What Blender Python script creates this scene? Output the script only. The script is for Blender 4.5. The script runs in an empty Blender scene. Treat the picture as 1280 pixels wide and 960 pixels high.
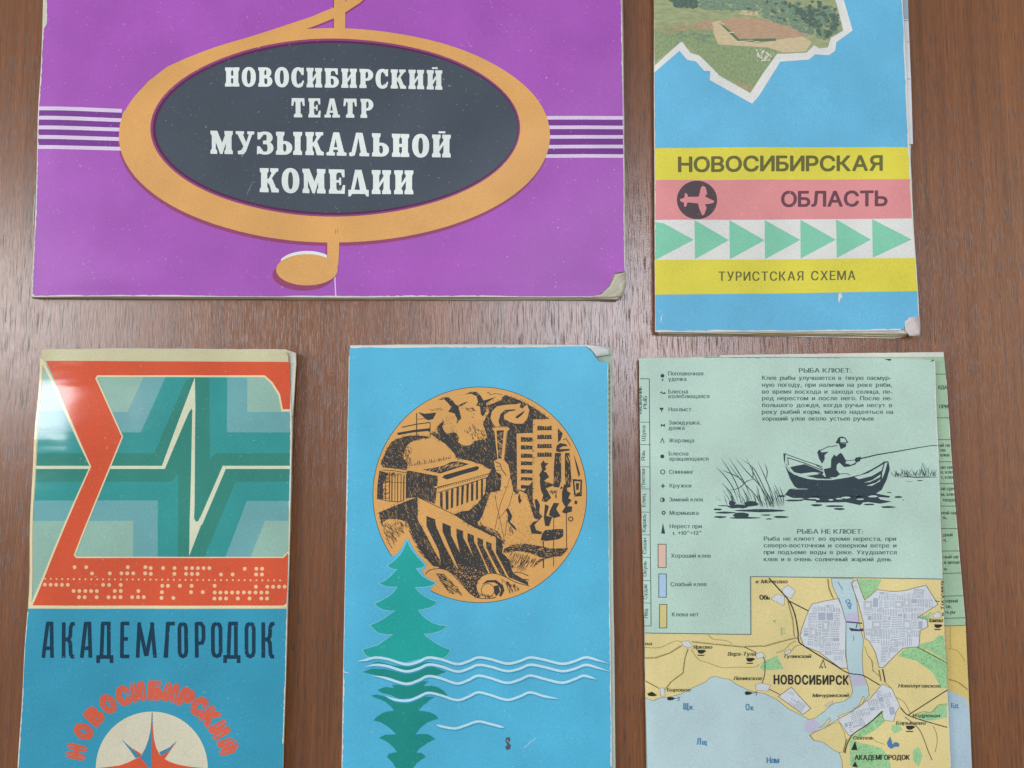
import bpy, bmesh, math, random
from mathutils import Vector, Matrix
from mathutils.geometry import delaunay_2d_cdt

scene = bpy.context.scene
COL = scene.collection
R = random.Random(7)

# ------------------------------------------------------------------ camera
F_PX, MM = 1000.0, 0.000284          # focal length in photo pixels, metres per pixel on the table
TILT, DIST = math.radians(5.7), 0.284
CAM = Vector((0, -DIST * math.sin(TILT), DIST * math.cos(TILT)))
cd = bpy.data.cameras.new('camera')
cam = bpy.data.objects.new('camera', cd)
COL.objects.link(cam)
cd.sensor_width = 36.0
cd.lens = 36.0 * F_PX / 1280.0
cd.clip_start, cd.clip_end = 0.01, 50
cam.location = CAM
cam.rotation_euler = (TILT, 0, 0)
scene.camera = cam

# ------------------------------------------------------------------ room light (soft grey room, ceiling lamps)
w = bpy.data.worlds.new('World')
scene.world = w
w.use_nodes = True
bg = w.node_tree.nodes['Background']
bg.inputs[0].default_value = (1.0, 0.985, 0.95, 1)
bg.inputs[1].default_value = 0.27


def area(name, loc, sx, sy, radiance, col):
    d = bpy.data.lights.new(name, 'AREA')
    d.shape = 'RECTANGLE'
    d.size, d.size_y = sx, sy
    d.energy = radiance * math.pi * sx * sy
    d.color = col
    o = bpy.data.objects.new(name, d)
    COL.objects.link(o)
    o.location = loc
    if name != 'ceiling_lamp':           # ceiling panels shine straight down
        o.rotation_euler = (Vector((0, 0, 0)) - Vector(loc)).to_track_quat('-Z', 'Y').to_euler()
    return o


area('ceiling_lamp', (0.30, 0.385, 2.0), 0.58, 0.52, 14.5, (0.82, 0.88, 1.0))
area('ceiling_lamp', (-1.57, 0.40, 2.0), 0.6, 0.5, 17.0, (0.91, 0.95, 1.0))
area('ceiling_lamp', (2.3, 0.25, 2.0), 0.9, 1.6, 2.2, (1.0, 0.93, 0.84))
area('window_light', (-2.6, 0.35, 1.15), 1.2, 1.0, 9.5, (0.96, 0.98, 1.0))

vs = scene.view_settings
scene.display_settings.display_device = 'sRGB'
vs.view_transform = 'Standard'
vs.look = 'None'
vs.exposure = 0.03
vs.gamma = 1.0


# ------------------------------------------------------------------ materials
def lin(c):
    c = c.lstrip('#')
    v = [int(c[i:i + 2], 16) / 255 for i in (0, 2, 4)]
    return [x / 12.92 if x <= 0.04045 else ((x + 0.055) / 1.055) ** 2.4 for x in v]


MATS = {}


class NT:
    def __init__(s, m):
        s.t = m.node_tree
        s.n = s.t.nodes
        s.b = s.n['Principled BSDF']

    def add(s, typ, **kw):
        n = s.n.new(typ)
        for k, v in kw.items():
            setattr(n, k, v)
        return n

    def link(s, a, b):
        s.t.links.new(a, b)


def ink(hexcol, gloss='matte'):
    """printed paper: offset ink over paper fibre"""
    key = (hexcol, gloss)
    if key in MATS:
        return MATS[key]
    m = bpy.data.materials.new('ink_' + hexcol.lstrip('#') + '_' + gloss)
    m.use_nodes = True
    t = NT(m)
    c = lin(hexcol)
    tc = t.add('ShaderNodeTexCoord')
    n1 = t.add('ShaderNodeTexNoise')
    n1.inputs['Scale'].default_value = 2600
    n1.inputs['Detail'].default_value = 3
    n1.inputs['Roughness'].default_value = 0.7
    t.link(tc.outputs['Object'], n1.inputs['Vector'])
    n2 = t.add('ShaderNodeTexNoise')
    n2.inputs['Scale'].default_value = 45
    n2.inputs['Detail'].default_value = 7
    t.link(tc.outputs['Object'], n2.inputs['Vector'])
    r1 = t.add('ShaderNodeMapRange')
    r1.inputs[1].default_value, r1.inputs[2].default_value = 0.25, 0.75
    r1.inputs[3].default_value, r1.inputs[4].default_value = 0.82, 1.16
    t.link(n1.outputs[0], r1.inputs[0])
    r2 = t.add('ShaderNodeMapRange')
    r2.inputs[1].default_value, r2.inputs[2].default_value = 0.3, 0.7
    r2.inputs[3].default_value, r2.inputs[4].default_value = 0.91, 1.08
    t.link(n2.outputs[0], r2.inputs[0])
    mu = t.add('ShaderNodeMath', operation='MULTIPLY')
    t.link(r1.outputs[0], mu.inputs[0])
    t.link(r2.outputs[0], mu.inputs[1])
    sc = t.add('ShaderNodeVectorMath', operation='SCALE')
    sc.inputs[0].default_value = c
    t.link(mu.outputs[0], sc.inputs['Scale'])
    # sparse specks where the ink did not take
    n3 = t.add('ShaderNodeTexNoise')
    n3.inputs['Scale'].default_value = 1100
    n3.inputs['Detail'].default_value = 2
    t.link(tc.outputs['Object'], n3.inputs['Vector'])
    r3 = t.add('ShaderNodeMapRange')
    r3.inputs[1].default_value, r3.inputs[2].default_value = 0.69, 0.78
    r3.inputs[3].default_value, r3.inputs[4].default_value = 0.0, 0.4
    t.link(n3.outputs[0], r3.inputs[0])
    mx = t.add('ShaderNodeMix', data_type='RGBA')
    mx.inputs[7].default_value = (0.72, 0.7, 0.65, 1)
    t.link(r3.outputs[0], mx.inputs[0])
    t.link(sc.outputs[0], mx.inputs[6])
    t.link(mx.outputs[2], t.b.inputs['Base Color'])
    bp = t.add('ShaderNodeBump')
    if gloss == 'gloss':
        t.b.inputs['Roughness'].default_value = 0.13
        t.b.inputs['Specular IOR Level'].default_value = 0.5
        mp = t.add('ShaderNodeMapping')
        mp.inputs['Scale'].default_value = (30, 105, 1)
        t.link(tc.outputs['Object'], mp.inputs[0])
        n4 = t.add('ShaderNodeTexNoise')
        n4.inputs['Scale'].default_value = 1
        n4.inputs['Detail'].default_value = 2
        t.link(mp.outputs[0], n4.inputs['Vector'])
        bp.inputs['Strength'].default_value = 0.5
        bp.inputs['Distance'].default_value = 0.0004
        t.link(n4.outputs[0], bp.inputs['Height'])
    else:
        t.b.inputs['Roughness'].default_value = {'matte': 0.55, 'paper': 0.85, 'satin': 0.42}[gloss]
        t.b.inputs['Specular IOR Level'].default_value = {'matte': 0.26, 'paper': 0.12, 'satin': 0.36}[gloss]
        bp.inputs['Strength'].default_value = 0.25
        bp.inputs['Distance'].default_value = 0.00006
        t.link(n1.outputs[0], bp.inputs['Height'])
    t.link(bp.outputs[0], t.b.inputs['Normal'])
    MATS[key] = m
    return m


def photo_ink(c1, c2, sx, sy, contrast=0.25):
    """a patch of a printed colour photograph: two tones in soft grain"""
    m = bpy.data.materials.new('print_' + c1.lstrip('#'))
    m.use_nodes = True
    t = NT(m)
    tc = t.add('ShaderNodeTexCoord')
    mp = t.add('ShaderNodeMapping')
    mp.inputs['Scale'].default_value = (sx, sy, 1)
    t.link(tc.outputs['Object'], mp.inputs[0])
    n = t.add('ShaderNodeTexNoise')
    n.inputs['Scale'].default_value = 1
    n.inputs['Detail'].default_value = 5
    n.inputs['Roughness'].default_value = 0.65
    t.link(mp.outputs[0], n.inputs['Vector'])
    r = t.add('ShaderNodeMapRange')
    r.inputs[1].default_value, r.inputs[2].default_value = 0.5 - contrast, 0.5 + contrast
    t.link(n.outputs[0], r.inputs[0])
    mx = t.add('ShaderNodeMix', data_type='RGBA')
    mx.inputs[6].default_value = (*lin(c1), 1)
    mx.inputs[7].default_value = (*lin(c2), 1)
    t.link(r.outputs[0], mx.inputs[0])
    t.link(mx.outputs[2], t.b.inputs['Base Color'])
    t.b.inputs['Roughness'].default_value = 0.5
    t.b.inputs['Specular IOR Level'].default_value = 0.3
    return m


def wood():
    m = bpy.data.materials.new('mahogany_veneer')
    m.use_nodes = True
    t = NT(m)
    tc = t.add('ShaderNodeTexCoord')

    def noise(sx, sy, detail, rough=0.55, dist=0.0):
        mp = t.add('ShaderNodeMapping')
        mp.inputs['Scale'].default_value = (sx, sy, 1)
        t.link(tc.outputs['Object'], mp.inputs[0])
        n = t.add('ShaderNodeTexNoise')
        n.inputs['Scale'].default_value = 1
        n.inputs['Detail'].default_value = detail
        n.inputs['Roughness'].default_value = rough
        n.inputs['Distortion'].default_value = dist
        t.link(mp.outputs[0], n.inputs['Vector'])
        return n.outputs[0]

    def rng(sock, a, b, c, d):
        r = t.add('ShaderNodeMapRange')
        for i, v in enumerate((a, b, c, d)):
            r.inputs[i + 1].default_value = v
        t.link(sock, r.inputs[0])
        return r.outputs[0]

    def mul(a, b):
        x = t.add('ShaderNodeMath', operation='MULTIPLY')
        t.link(a, x.inputs[0])
        t.link(b, x.inputs[1])
        return x.outputs[0]

    broad = noise(30, 2.4, 5, 0.65, 0.8)
    fine = noise(1300, 22, 4, 0.65)
    hair = noise(3600, 130, 3, 0.6)
    pore = noise(3500, 105, 2, 0.5, 0.15)
    ramp = t.add('ShaderNodeValToRGB')
    e = ramp.color_ramp.elements
    e[0].position, e[0].color = 0.3, (*lin('#6b4227'), 1)
    e[1].position, e[1].color = 0.72, (*lin('#905c35'), 1)
    k = e.new(0.5)
    k.color = (*lin('#83502d'), 1)
    t.link(broad, ramp.inputs[0])
    f = mul(rng(fine, 0.3, 0.7, 0.76, 1.22), rng(hair, 0.3, 0.7, 0.8, 1.18))
    p = rng(pore, 0.58, 0.66, 1.0, 0.38)
    streak = noise(210, 3.2, 3, 0.6, 0.3)
    f2 = mul(mul(f, p), rng(streak, 0.52, 0.70, 1.0, 0.74))
    sc = t.add('ShaderNodeVectorMath', operation='SCALE')
    t.link(ramp.outputs[0], sc.inputs[0])
    t.link(f2, sc.inputs['Scale'])
    t.link(sc.outputs[0], t.b.inputs['Base Color'])
    t.b.inputs['Roughness'].default_value = 0.34
    t.link(rng(pore, 0.56, 0.67, 0.25, 0.45), t.b.inputs['Roughness'])
    t.b.inputs['Specular IOR Level'].default_value = 0.85
    hsum = t.add('ShaderNodeMath', operation='ADD')
    t.link(mul(hair, p), hsum.inputs[0])
    t.link(p, hsum.inputs[1])
    bp = t.add('ShaderNodeBump')
    bp.inputs['Strength'].default_value = 0.35
    bp.inputs['Distance'].default_value = 0.00012
    t.link(hsum.outputs[0], bp.inputs['Height'])
    t.link(bp.outputs[0], t.b.inputs['Normal'])
    return m


# ------------------------------------------------------------------ from a photo pixel to a point on the plane z
ct, st = math.cos(TILT), math.sin(TILT)


def P(px, py, z):
    x, y = (px - 640) / F_PX, (480 - py) / F_PX
    d = Vector((x, y * ct + st, y * st - ct))
    k = (z - CAM.z) / d.z
    return CAM + d * k


def Z(x0, y0, s):
    """coordinates read in an enlarged crop -> photo pixels"""
    return lambda pts: [(x0 + a / s, y0 + b / s) for a, b in pts]


# ------------------------------------------------------------------ 2-D drawing helpers (photo pixels)
def ell(cx, cy, rx, ry, n=48, a0=0.0):
    return [(cx + rx * math.cos(a0 + 2 * math.pi * i / n), cy + ry * math.sin(a0 + 2 * math.pi * i / n)) for i in range(n)]


def rect(x0, y0, x1, y1):
    return [(x0, y0), (x1, y0), (x1, y1), (x0, y1)]


def stroke(pts, wd, taper=0.0, closed=False):
    """a ribbon along pts as quads; wd a number or one per point"""
    n = len(pts)
    if n < 2:
        return []
    out_l, out_r = [], []
    for i in range(n):
        if closed:
            a, b, c = pts[i - 1], pts[i], pts[(i + 1) % n]
        else:
            a, b, c = pts[max(i - 1, 0)], pts[i], pts[min(i + 1, n - 1)]
        d1 = Vector((b[0] - a[0], b[1] - a[1]))
        d2 = Vector((c[0] - b[0], c[1] - b[1]))
        if d1.length < 1e-9:
            d1 = d2
        if d2.length < 1e-9:
            d2 = d1
        if d1.length < 1e-9:
            d1 = d2 = Vector((1, 0))
        d1.normalize()
        d2.normalize()
        t = d1 + d2
        if t.length < 1e-6:
            t = d1.copy()
        t.normalize()
        nn = Vector((-t.y, t.x))
        k = 1 / max(0.45, nn.dot(Vector((-d1.y, d1.x))))
        h = (wd[i] if isinstance(wd, (list, tuple)) else wd) / 2
        if taper and not closed:
            u = i / (n - 1)
            h *= max(0.12, min(1.0, min(u, 1 - u) / taper))
        out_l.append((b[0] + nn.x * h * k, b[1] + nn.y * h * k))
        out_r.append((b[0] - nn.x * h * k, b[1] - nn.y * h * k))
    q = []
    for i in range(n if closed else n - 1):
        j = (i + 1) % n
        q.append([out_l[i], out_l[j], out_r[j], out_r[i]])
    return q


def smooth(pts, k=6):
    """Catmull-Rom through pts"""
    o = []
    n = len(pts)
    for i in range(n - 1):
        p0, p1, p2, p3 = pts[max(i - 1, 0)], pts[i], pts[i + 1], pts[min(i + 2, n - 1)]
        for j in range(k):
            t = j / k
            o.append(tuple(0.5 * (2 * p1[a] + (p2[a] - p0[a]) * t + (2 * p0[a] - 5 * p1[a] + 4 * p2[a] - p3[a]) * t * t
                                  + (3 * p1[a] - p0[a] - 3 * p2[a] + p3[a]) * t ** 3) for a in (0, 1)))
    o.append(pts[-1])
    return o


def ring(outer, inner):
    """quads between two matched closed loops"""
    n = len(outer)
    return [[outer[i], outer[(i + 1) % n], inner[(i + 1) % n], inner[i]] for i in range(n)]


def inside(p, poly):
    c = False
    x, y = p
    n = len(poly)
    for i in range(n):
        x1, y1 = poly[i]
        x2, y2 = poly[i - 1]
        if (y1 > y) != (y2 > y) and x < (x2 - x1) * (y - y1) / (y2 - y1) + x1:
            c = not c
    return c


def scatter(poly, n):
    xs, ys = [p[0] for p in poly], [p[1] for p in poly]
    o = []
    for _ in range(n * 12):
        if len(o) >= n:
            break
        p = (R.uniform(min(xs), max(xs)), R.uniform(min(ys), max(ys)))
        if inside(p, poly):
            o.append(p)
    return o


def specks(poly, n, r0, r1):
    o = []
    for x, y in scatter(poly, n):
        r = R.uniform(r0, r1)
        a = R.uniform(0, 6.3)
        o.append([(x + r * R.uniform(0.6, 1.2) * math.cos(a + k * 1.57), y + r * R.uniform(0.6, 1.2) * math.sin(a + k * 1.57)) for k in range(4)])
    return o


def hatch(poly, n, ang, ln, wd, jit=0.25):
    o = []
    for x, y in scatter(poly, n):
        a = math.radians(ang) + R.uniform(-jit, jit)
        l = ln * R.uniform(0.5, 1.2) / 2
        dx, dy = math.cos(a) * l, math.sin(a) * l
        o += stroke([(x - dx, y - dy), (x, y), (x + dx, y + dy)], [wd * 0.4, wd, wd * 0.3])
    return o


def fringe(poly, n, ln, wd=0.4):
    """graver marks breaking out of a black area"""
    o = []
    L = [math.hypot(poly[i][0] - poly[i - 1][0], poly[i][1] - poly[i - 1][1]) for i in range(len(poly))]
    tot = sum(L)
    ar = sum(poly[i - 1][0] * poly[i][1] - poly[i][0] * poly[i - 1][1] for i in range(len(poly)))
    sg = 1 if ar > 0 else -1
    for i in range(len(poly)):
        a, b = poly[i - 1], poly[i]
        if L[i] < 0.5:
            continue
        for _ in range(int(n * L[i] / tot + R.random())):
            t = R.random()
            x, y = a[0] + (b[0] - a[0]) * t, a[1] + (b[1] - a[1]) * t
            nx, ny = (b[1] - a[1]) / L[i] * sg, -(b[0] - a[0]) / L[i] * sg
            tx, ty = (b[0] - a[0]) / L[i], (b[1] - a[1]) / L[i]
            l, s = ln * R.uniform(0.3, 1.1), R.uniform(-0.5, 0.5)
            o += stroke([(x - nx * 0.6, y - ny * 0.6), (x + (nx + tx * s) * l * 0.5, y + (ny + ty * s) * l * 0.5), (x + (nx + tx * s) * l, y + (ny + ty * s) * l)], [wd, wd * 0.8, wd * 0.2])
    return o


def clip(poly, half):
    """keep the part of poly where half(p) >= 0"""
    o = []
    for i in range(len(poly)):
        a, b = poly[i - 1], poly[i]
        fa, fb = half(a), half(b)
        if (fa >= 0) != (fb >= 0):
            k = fa / (fa - fb)
            o.append((a[0] + (b[0] - a[0]) * k, a[1] + (b[1] - a[1]) * k))
        if fb >= 0:
            o.append(b)
    return o


def clip_ellipse(poly, cx, cy, rx, ry, n=60):
    e = ell(cx, cy, rx, ry, n)
    for i in range(n):
        (x1, y1), (x2, y2) = e[i - 1], e[i]
        poly = clip(poly, lambda p: (x2 - x1) * (p[1] - y1) - (y2 - y1) * (p[0] - x1))
    return poly


def blob(cx, cy, wd, ht, n=12):
    """flat brush dab"""
    return [(cx + wd / 2 * math.cos(2 * math.pi * i / n) * R.uniform(0.85, 1.1),
             cy + ht / 2 * math.sin(2 * math.pi * i / n) * R.uniform(0.7, 1.2)) for i in range(n)]


# ------------------------------------------------------------------ lettering with Blender's own font
GL = {}


def winding(p, loops):
    w_, (x, y) = 0, p
    for lp in loops:
        for k in range(len(lp)):
            (x1, y1), (x2, y2) = lp[k - 1], lp[k]
            if (y1 > y) != (y2 > y) and x < (x2 - x1) * (y - y1) / (y2 - y1) + x1:
                w_ += 1 if y2 > y1 else -1
    return w_


def glyph(ch):
    """one letter as triangles, filled by winding number from its outline"""
    if ch not in GL:
        cu = bpy.data.curves.new('glyph', 'FONT')
        cu.body = ch
        cu.resolution_u = 3
        cu.fill_mode = 'NONE'
        ob = bpy.data.objects.new('glyph', cu)
        COL.objects.link(ob)
        me = ob.evaluated_get(bpy.context.evaluated_depsgraph_get()).to_mesh()
        tris = []
        if me and len(me.edges):
            vv = [(v.co.x, v.co.y) for v in me.vertices]
            nxt = {}
            for e in me.edges:
                a, b = e.vertices
                nxt.setdefault(a, []).append(b)
                nxt.setdefault(b, []).append(a)
            loops, used = [], set()
            for st_ in range(len(vv)):
                if st_ in used or st_ not in nxt:
                    continue
                lp, cur, prv = [], st_, None
                first = min(nxt[st_], key=lambda q: (q - st_) % len(vv))   # follow the index order
                while cur not in used:
                    used.add(cur)
                    lp.append(cur)
                    opts = [q for q in nxt[cur] if q not in used]
                    if not opts:
                        break
                    cur, prv = (first if cur == st_ and first in opts else opts[0]), cur
                if len(lp) > 2:
                    loops.append([vv[q] for q in lp])
            pts = [Vector(p) for lp in loops for p in lp]
            eds, o = [], 0
            for lp in loops:
                eds += [(o + k, o + (k + 1) % len(lp)) for k in range(len(lp))]
                o += len(lp)
            r = delaunay_2d_cdt(pts, eds, [], 0, 1e-6, False)
            for f in r[2]:
                q = [tuple(r[0][k]) for k in f]
                if winding((sum(p[0] for p in q) / 3, sum(p[1] for p in q) / 3), loops):
                    tris.append(q)
        xs = [q[0] for t in tris for q in t] or [0, 0.3]
        GL[ch] = (tris, min(xs), max(xs))
        bpy.data.objects.remove(ob)
        bpy.data.curves.remove(cu)
    return GL[ch]


CAPH = max(q[1] for t in glyph('Н')[0] for q in t)


def text(s, x0, x1, base, cap, base1=None, slant=0.0, gap=0.07, bold=0.0, space=0.3):
    """letters of s fitted between x0 and x1, cap height in px; returns polygons"""
    x, pl = 0.0, []
    for ch in s:
        if ch == ' ':
            x += space
            continue
        tr, a, b = glyph(ch)
        pl.append((tr, x - a))
        x += (b - a) + gap
    x -= gap
    k = (x1 - x0) / x
    ky = cap / CAPH
    sl = 0 if base1 is None else (base1 - base) / (x1 - x0)
    sh = [(0, 0)] if not bold else [(bold * math.cos(i * math.pi / 3), bold * math.sin(i * math.pi / 3)) for i in range(6)] \
        if bold > 0.45 else [(-bold, 0), (bold, 0)]
    out = []
    for tr, ox in pl:
        for t in tr:
            for dx, dy in sh:
                q = []
                for gx, gy in t:
                    px = x0 + (gx + ox) * k + slant * gy * ky + dx
                    q.append((px, base - gy * ky + sl * (px - x0) + dy))
                out.append(q)
    return out


def rot_text(s, cx, cy, length, cap, ang, bold=0.0, slant=0.0):
    a = math.radians(ang)
    c, s_ = math.cos(a), math.sin(a)
    return [[(cx + x * c - y * s_, cy + x * s_ + y * c) for x, y in q] for q in text(s, -length / 2, length / 2, cap / 2, cap, bold=bold, slant=slant)]


# ------------------------------------------------------------------ fat slab-serif letters of the theatre title, unit cap height
def sl_stem(x, wd=0.26, e=0.055, t=0.13, y0=0.0, y1=1.0, top=True, bot=True):
    h = wd / 2
    p = []
    p += [(x - h - e, y0), (x + h + e, y0), (x + h + e, y0 + t), (x + h, y0 + t + 0.09)] if bot else [(x - h, y0), (x + h, y0)]
    p += [(x + h, y1 - t - 0.09), (x + h + e, y1 - t), (x + h + e, y1), (x - h - e, y1), (x - h - e, y1 - t), (x - h, y1 - t - 0.09)] if top \
        else [(x + h, y1), (x - h, y1)]
    if bot:
        p += [(x - h, y0 + t + 0.09), (x - h - e, y0 + t)]
    return [p]


def sl_bowl(x0, x1, y0, y1, thin=0.13, thick=0.26):
    n = 12
    xm = x1 - (y1 - y0) * 0.55
    xm = max(xm, x0 + 0.05)
    o, i_ = [(x0, y1)], [(x0, y1 - thin)]
    for k in range(n + 1):
        a = math.pi / 2 - math.pi * k / n
        o.append((xm + (x1 - xm) * math.cos(a), (y0 + y1) / 2 + (y1 - y0) / 2 * math.sin(a)))
        i_.append((min(xm, x1 - thick - 0.02) + max(0.02, x1 - thick - min(xm, x1 - thick - 0.02)) * math.cos(a),
                   (y0 + y1) / 2 + ((y1 - y0) / 2 - thin) * math.sin(a)))
    o.append((x0, y0))
    i_.append((x0, y0 + thin))
    return [[o[k], o[k + 1], i_[k + 1], i_[k]] for k in range(len(o) - 1)]


def sl_O(cx, wd=0.74, a0=0.0, a1=360.0):
    n = 36
    q = []

    def pt(a, rx, ry):
        c, s = math.cos(a), math.sin(a)
        return (cx + rx * math.copysign(abs(c) ** 0.9, c), 0.5 + ry * math.copysign(abs(s) ** 0.9, s))
    for k in range(n):
        u, v = math.radians(a0 + (a1 - a0) * k / n), math.radians(a0 + (a1 - a0) * (k + 1) / n)
        q.append([pt(u, wd / 2, 0.52), pt(v, wd / 2, 0.52), pt(v, wd * 0.14, 0.36), pt(u, wd * 0.14, 0.36)])
    return q


SLAB = {
    'Н': (0.76, sl_stem(0.19) + sl_stem(0.57) + [rect(0.25, 0.43, 0.5, 0.57)]),
    'О': (0.74, sl_O(0.37)),
    'В': (0.74, sl_stem(0.19) + sl_bowl(0.2, 0.69, 0.48, 1.0) + sl_bowl(0.2, 0.74, 0.0, 0.56)),
    'С': (0.66, sl_O(0.36, 0.72, 48, 312) + [[(0.45, 0.8), (0.53, 0.64), (0.64, 0.62), (0.65, 1.0), (0.56, 1.0), (0.5, 0.95)],
                                             [(0.36, 0.0), (0.6, 0.12), (0.66, 0.32), (0.6, 0.36), (0.5, 0.2)]]),
    'И': (0.82, sl_stem(0.19) + sl_stem(0.63) + [[(0.28, 0.2), (0.28, 0.4), (0.55, 0.82), (0.55, 0.62)]]),
    'Й': (0.82, sl_stem(0.19) + sl_stem(0.63) + [[(0.28, 0.2), (0.28, 0.4), (0.55, 0.82), (0.55, 0.62)], rect(0.28, 1.06, 0.58, 1.15)]),
    'Б': (0.74, sl_stem(0.19) + sl_bowl(0.2, 0.74, 0.0, 0.6) + [[(0.2, 1.0), (0.68, 1.0), (0.69, 0.68), (0.6, 0.68), (0.52, 0.86), (0.2, 0.87)]]),
    'Р': (0.72, sl_stem(0.19) + sl_bowl(0.2, 0.72, 0.38, 1.0)),
    'К': (0.8, sl_stem(0.19) + [[(0.3, 0.42), (0.5, 0.8), (0.44, 0.87), (0.44, 1.0), (0.78, 1.0), (0.78, 0.87), (0.7, 0.85), (0.52, 0.6)],
                                [(0.32, 0.55), (0.5, 0.62), (0.68, 0.2), (0.8, 0.13), (0.8, 0.0), (0.5, 0.0), (0.42, 0.3), (0.32, 0.42)]]),
    'Т': (0.74, sl_stem(0.37, 0.27, 0.1) + [[(0.02, 1.0), (0.72, 1.0), (0.74, 0.6), (0.64, 0.6), (0.58, 0.86), (0.16, 0.86), (0.1, 0.6), (0.0, 0.6)]]),
    'Е': (0.7, sl_stem(0.19) + [[(0.2, 1.0), (0.66, 1.0), (0.67, 0.68), (0.58, 0.68), (0.52, 0.87), (0.2, 0.87)],
                                [(0.2, 0.0), (0.67, 0.0), (0.69, 0.36), (0.6, 0.36), (0.52, 0.13), (0.2, 0.13)],
                                [(0.28, 0.46), (0.43, 0.46), (0.44, 0.36), (0.52, 0.36), (0.52, 0.66), (0.44, 0.66), (0.43, 0.56), (0.28, 0.56)]]),
    'А': (0.86, [[(0.3, 1.0), (0.55, 1.0), (0.76, 0.16), (0.86, 0.13), (0.86, 0.0), (0.44, 0.0), (0.44, 0.13), (0.5, 0.16), (0.4, 0.72), (0.28, 0.16),
                  (0.36, 0.13), (0.36, 0.0), (0.0, 0.0), (0.0, 0.13), (0.1, 0.16)], rect(0.26, 0.25, 0.56, 0.36)]),
    'Л': (0.86, [[(0.3, 1.0), (0.58, 1.0), (0.76, 0.16), (0.86, 0.13), (0.86, 0.0), (0.44, 0.0), (0.44, 0.13), (0.5, 0.16), (0.4, 0.78), (0.3, 0.25),
                  (0.24, 0.03), (0.1, -0.02), (0.0, 0.0), (0.0, 0.14), (0.1, 0.16)]]),
    'Д': (0.86, [[(0.36, 1.0), (0.29, 1.0), (0.1, 0.12), (0.25, 0.12), (0.42, 0.86)], [(0.3, 1.0), (0.56, 1.0), (0.78, 0.12), (0.5, 0.12), (0.39, 0.74)],
                 [(0.0, 0.17), (0.86, 0.17), (0.86, -0.1), (0.77, -0.1), (0.7, 0.0), (0.16, 0.0), (0.1, -0.1), (0.0, -0.1)]]),
    'М': (0.98, sl_stem(0.15, 0.17, 0.06) + sl_stem(0.79, 0.25, 0.055) + [[(0.06, 1.0), (0.3, 1.0), (0.54, 0.4), (0.66, 0.9), (0.7, 1.0), (0.52, 0.0), (0.42, 0.0)],
                                                                          [(0.42, 0.0), (0.52, 0.0), (0.8, 0.9), (0.7, 1.0), (0.46, 0.35)]]),
    'У': (0.8, [[(0.0, 1.0), (0.36, 1.0), (0.36, 0.88), (0.31, 0.86), (0.45, 0.52), (0.57, 0.86), (0.5, 0.88), (0.5, 1.0), (0.8, 1.0), (0.8, 0.88), (0.71, 0.86),
                 (0.44, 0.12), (0.34, 0.0), (0.1, 0.0), (0.08, 0.14), (0.24, 0.18), (0.33, 0.34), (0.08, 0.86), (0.0, 0.88)]]),
    'З': (0.7, sl_bowl(0.26, 0.68, 0.48, 1.0) + sl_bowl(0.26, 0.72, 0.0, 0.58) + [[(0.28, 1.0), (0.1, 0.96), (0.02, 0.98), (0.02, 0.66), (0.12, 0.66), (0.28, 0.86)],
                                                                               [(0.28, 0.0), (0.1, 0.04), (0.0, 0.0), (0.0, 0.36), (0.12, 0.36), (0.28, 0.14)]]),
    'Ь': (0.74, sl_stem(0.19) + sl_bowl(0.2, 0.74, 0.0, 0.6)),
    'Ы': (1.16, sl_stem(0.19) + sl_bowl(0.2, 0.72, 0.0, 0.6) + sl_stem(0.95, 0.25, 0.07)),
}
SLAB_HOLES = {}


def slab(s, x0, x1, top, base, base1, gap=0.13):
    tot = sum(SLAB[c][0] for c in s) + gap * (len(s) - 1)
    k = (x1 - x0) / tot
    h = base - top
    x, out, holes = 0.0, [], []
    for c in s:
        def mp(q):
            o = []
            for a, b in q:
                px = x0 + (x + a) * k
                o.append((px, base - b * h + (base1 - base) * (px - x0) / (x1 - x0)))
            return o
        out += [mp(q) for q in SLAB[c][1]]
        if c in SLAB_HOLES:
            holes.append(mp(SLAB_HOLES[c]))
        x += SLAB[c][0] + gap
    return out, holes


# ------------------------------------------------------------------ meshes
def clusters(polys):
    """groups of polygons whose boxes touch"""
    bb = [(min(p[0] for p in q), min(p[1] for p in q), max(p[0] for p in q), max(p[1] for p in q)) for q in polys]
    par = list(range(len(polys)))

    def root(i):
        while par[i] != i:
            par[i] = par[par[i]]
            i = par[i]
        return i
    order = sorted(range(len(polys)), key=lambda i: bb[i][0])
    live = []
    for i in order:
        b = bb[i]
        live = [j for j in live if bb[j][2] >= b[0]]
        for j in live:
            if bb[j][3] >= b[1] and bb[j][1] <= b[3]:
                par[root(i)] = root(j)
        live.append(i)
    g = {}
    for i in range(len(polys)):
        g.setdefault(root(i), []).append(polys[i])
    return list(g.values())


def union(polys):
    V2, F2 = [], []
    for g in clusters(polys):
        if len(g) == 1 and len(g[0]) == 3:
            v, f = g[0], [(0, 1, 2)]
        else:
            v, f = union_cluster(g)
        o = len(V2)
        V2 += list(v)
        F2 += [[o + i for i in t] for t in f]
    return V2, F2


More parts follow.
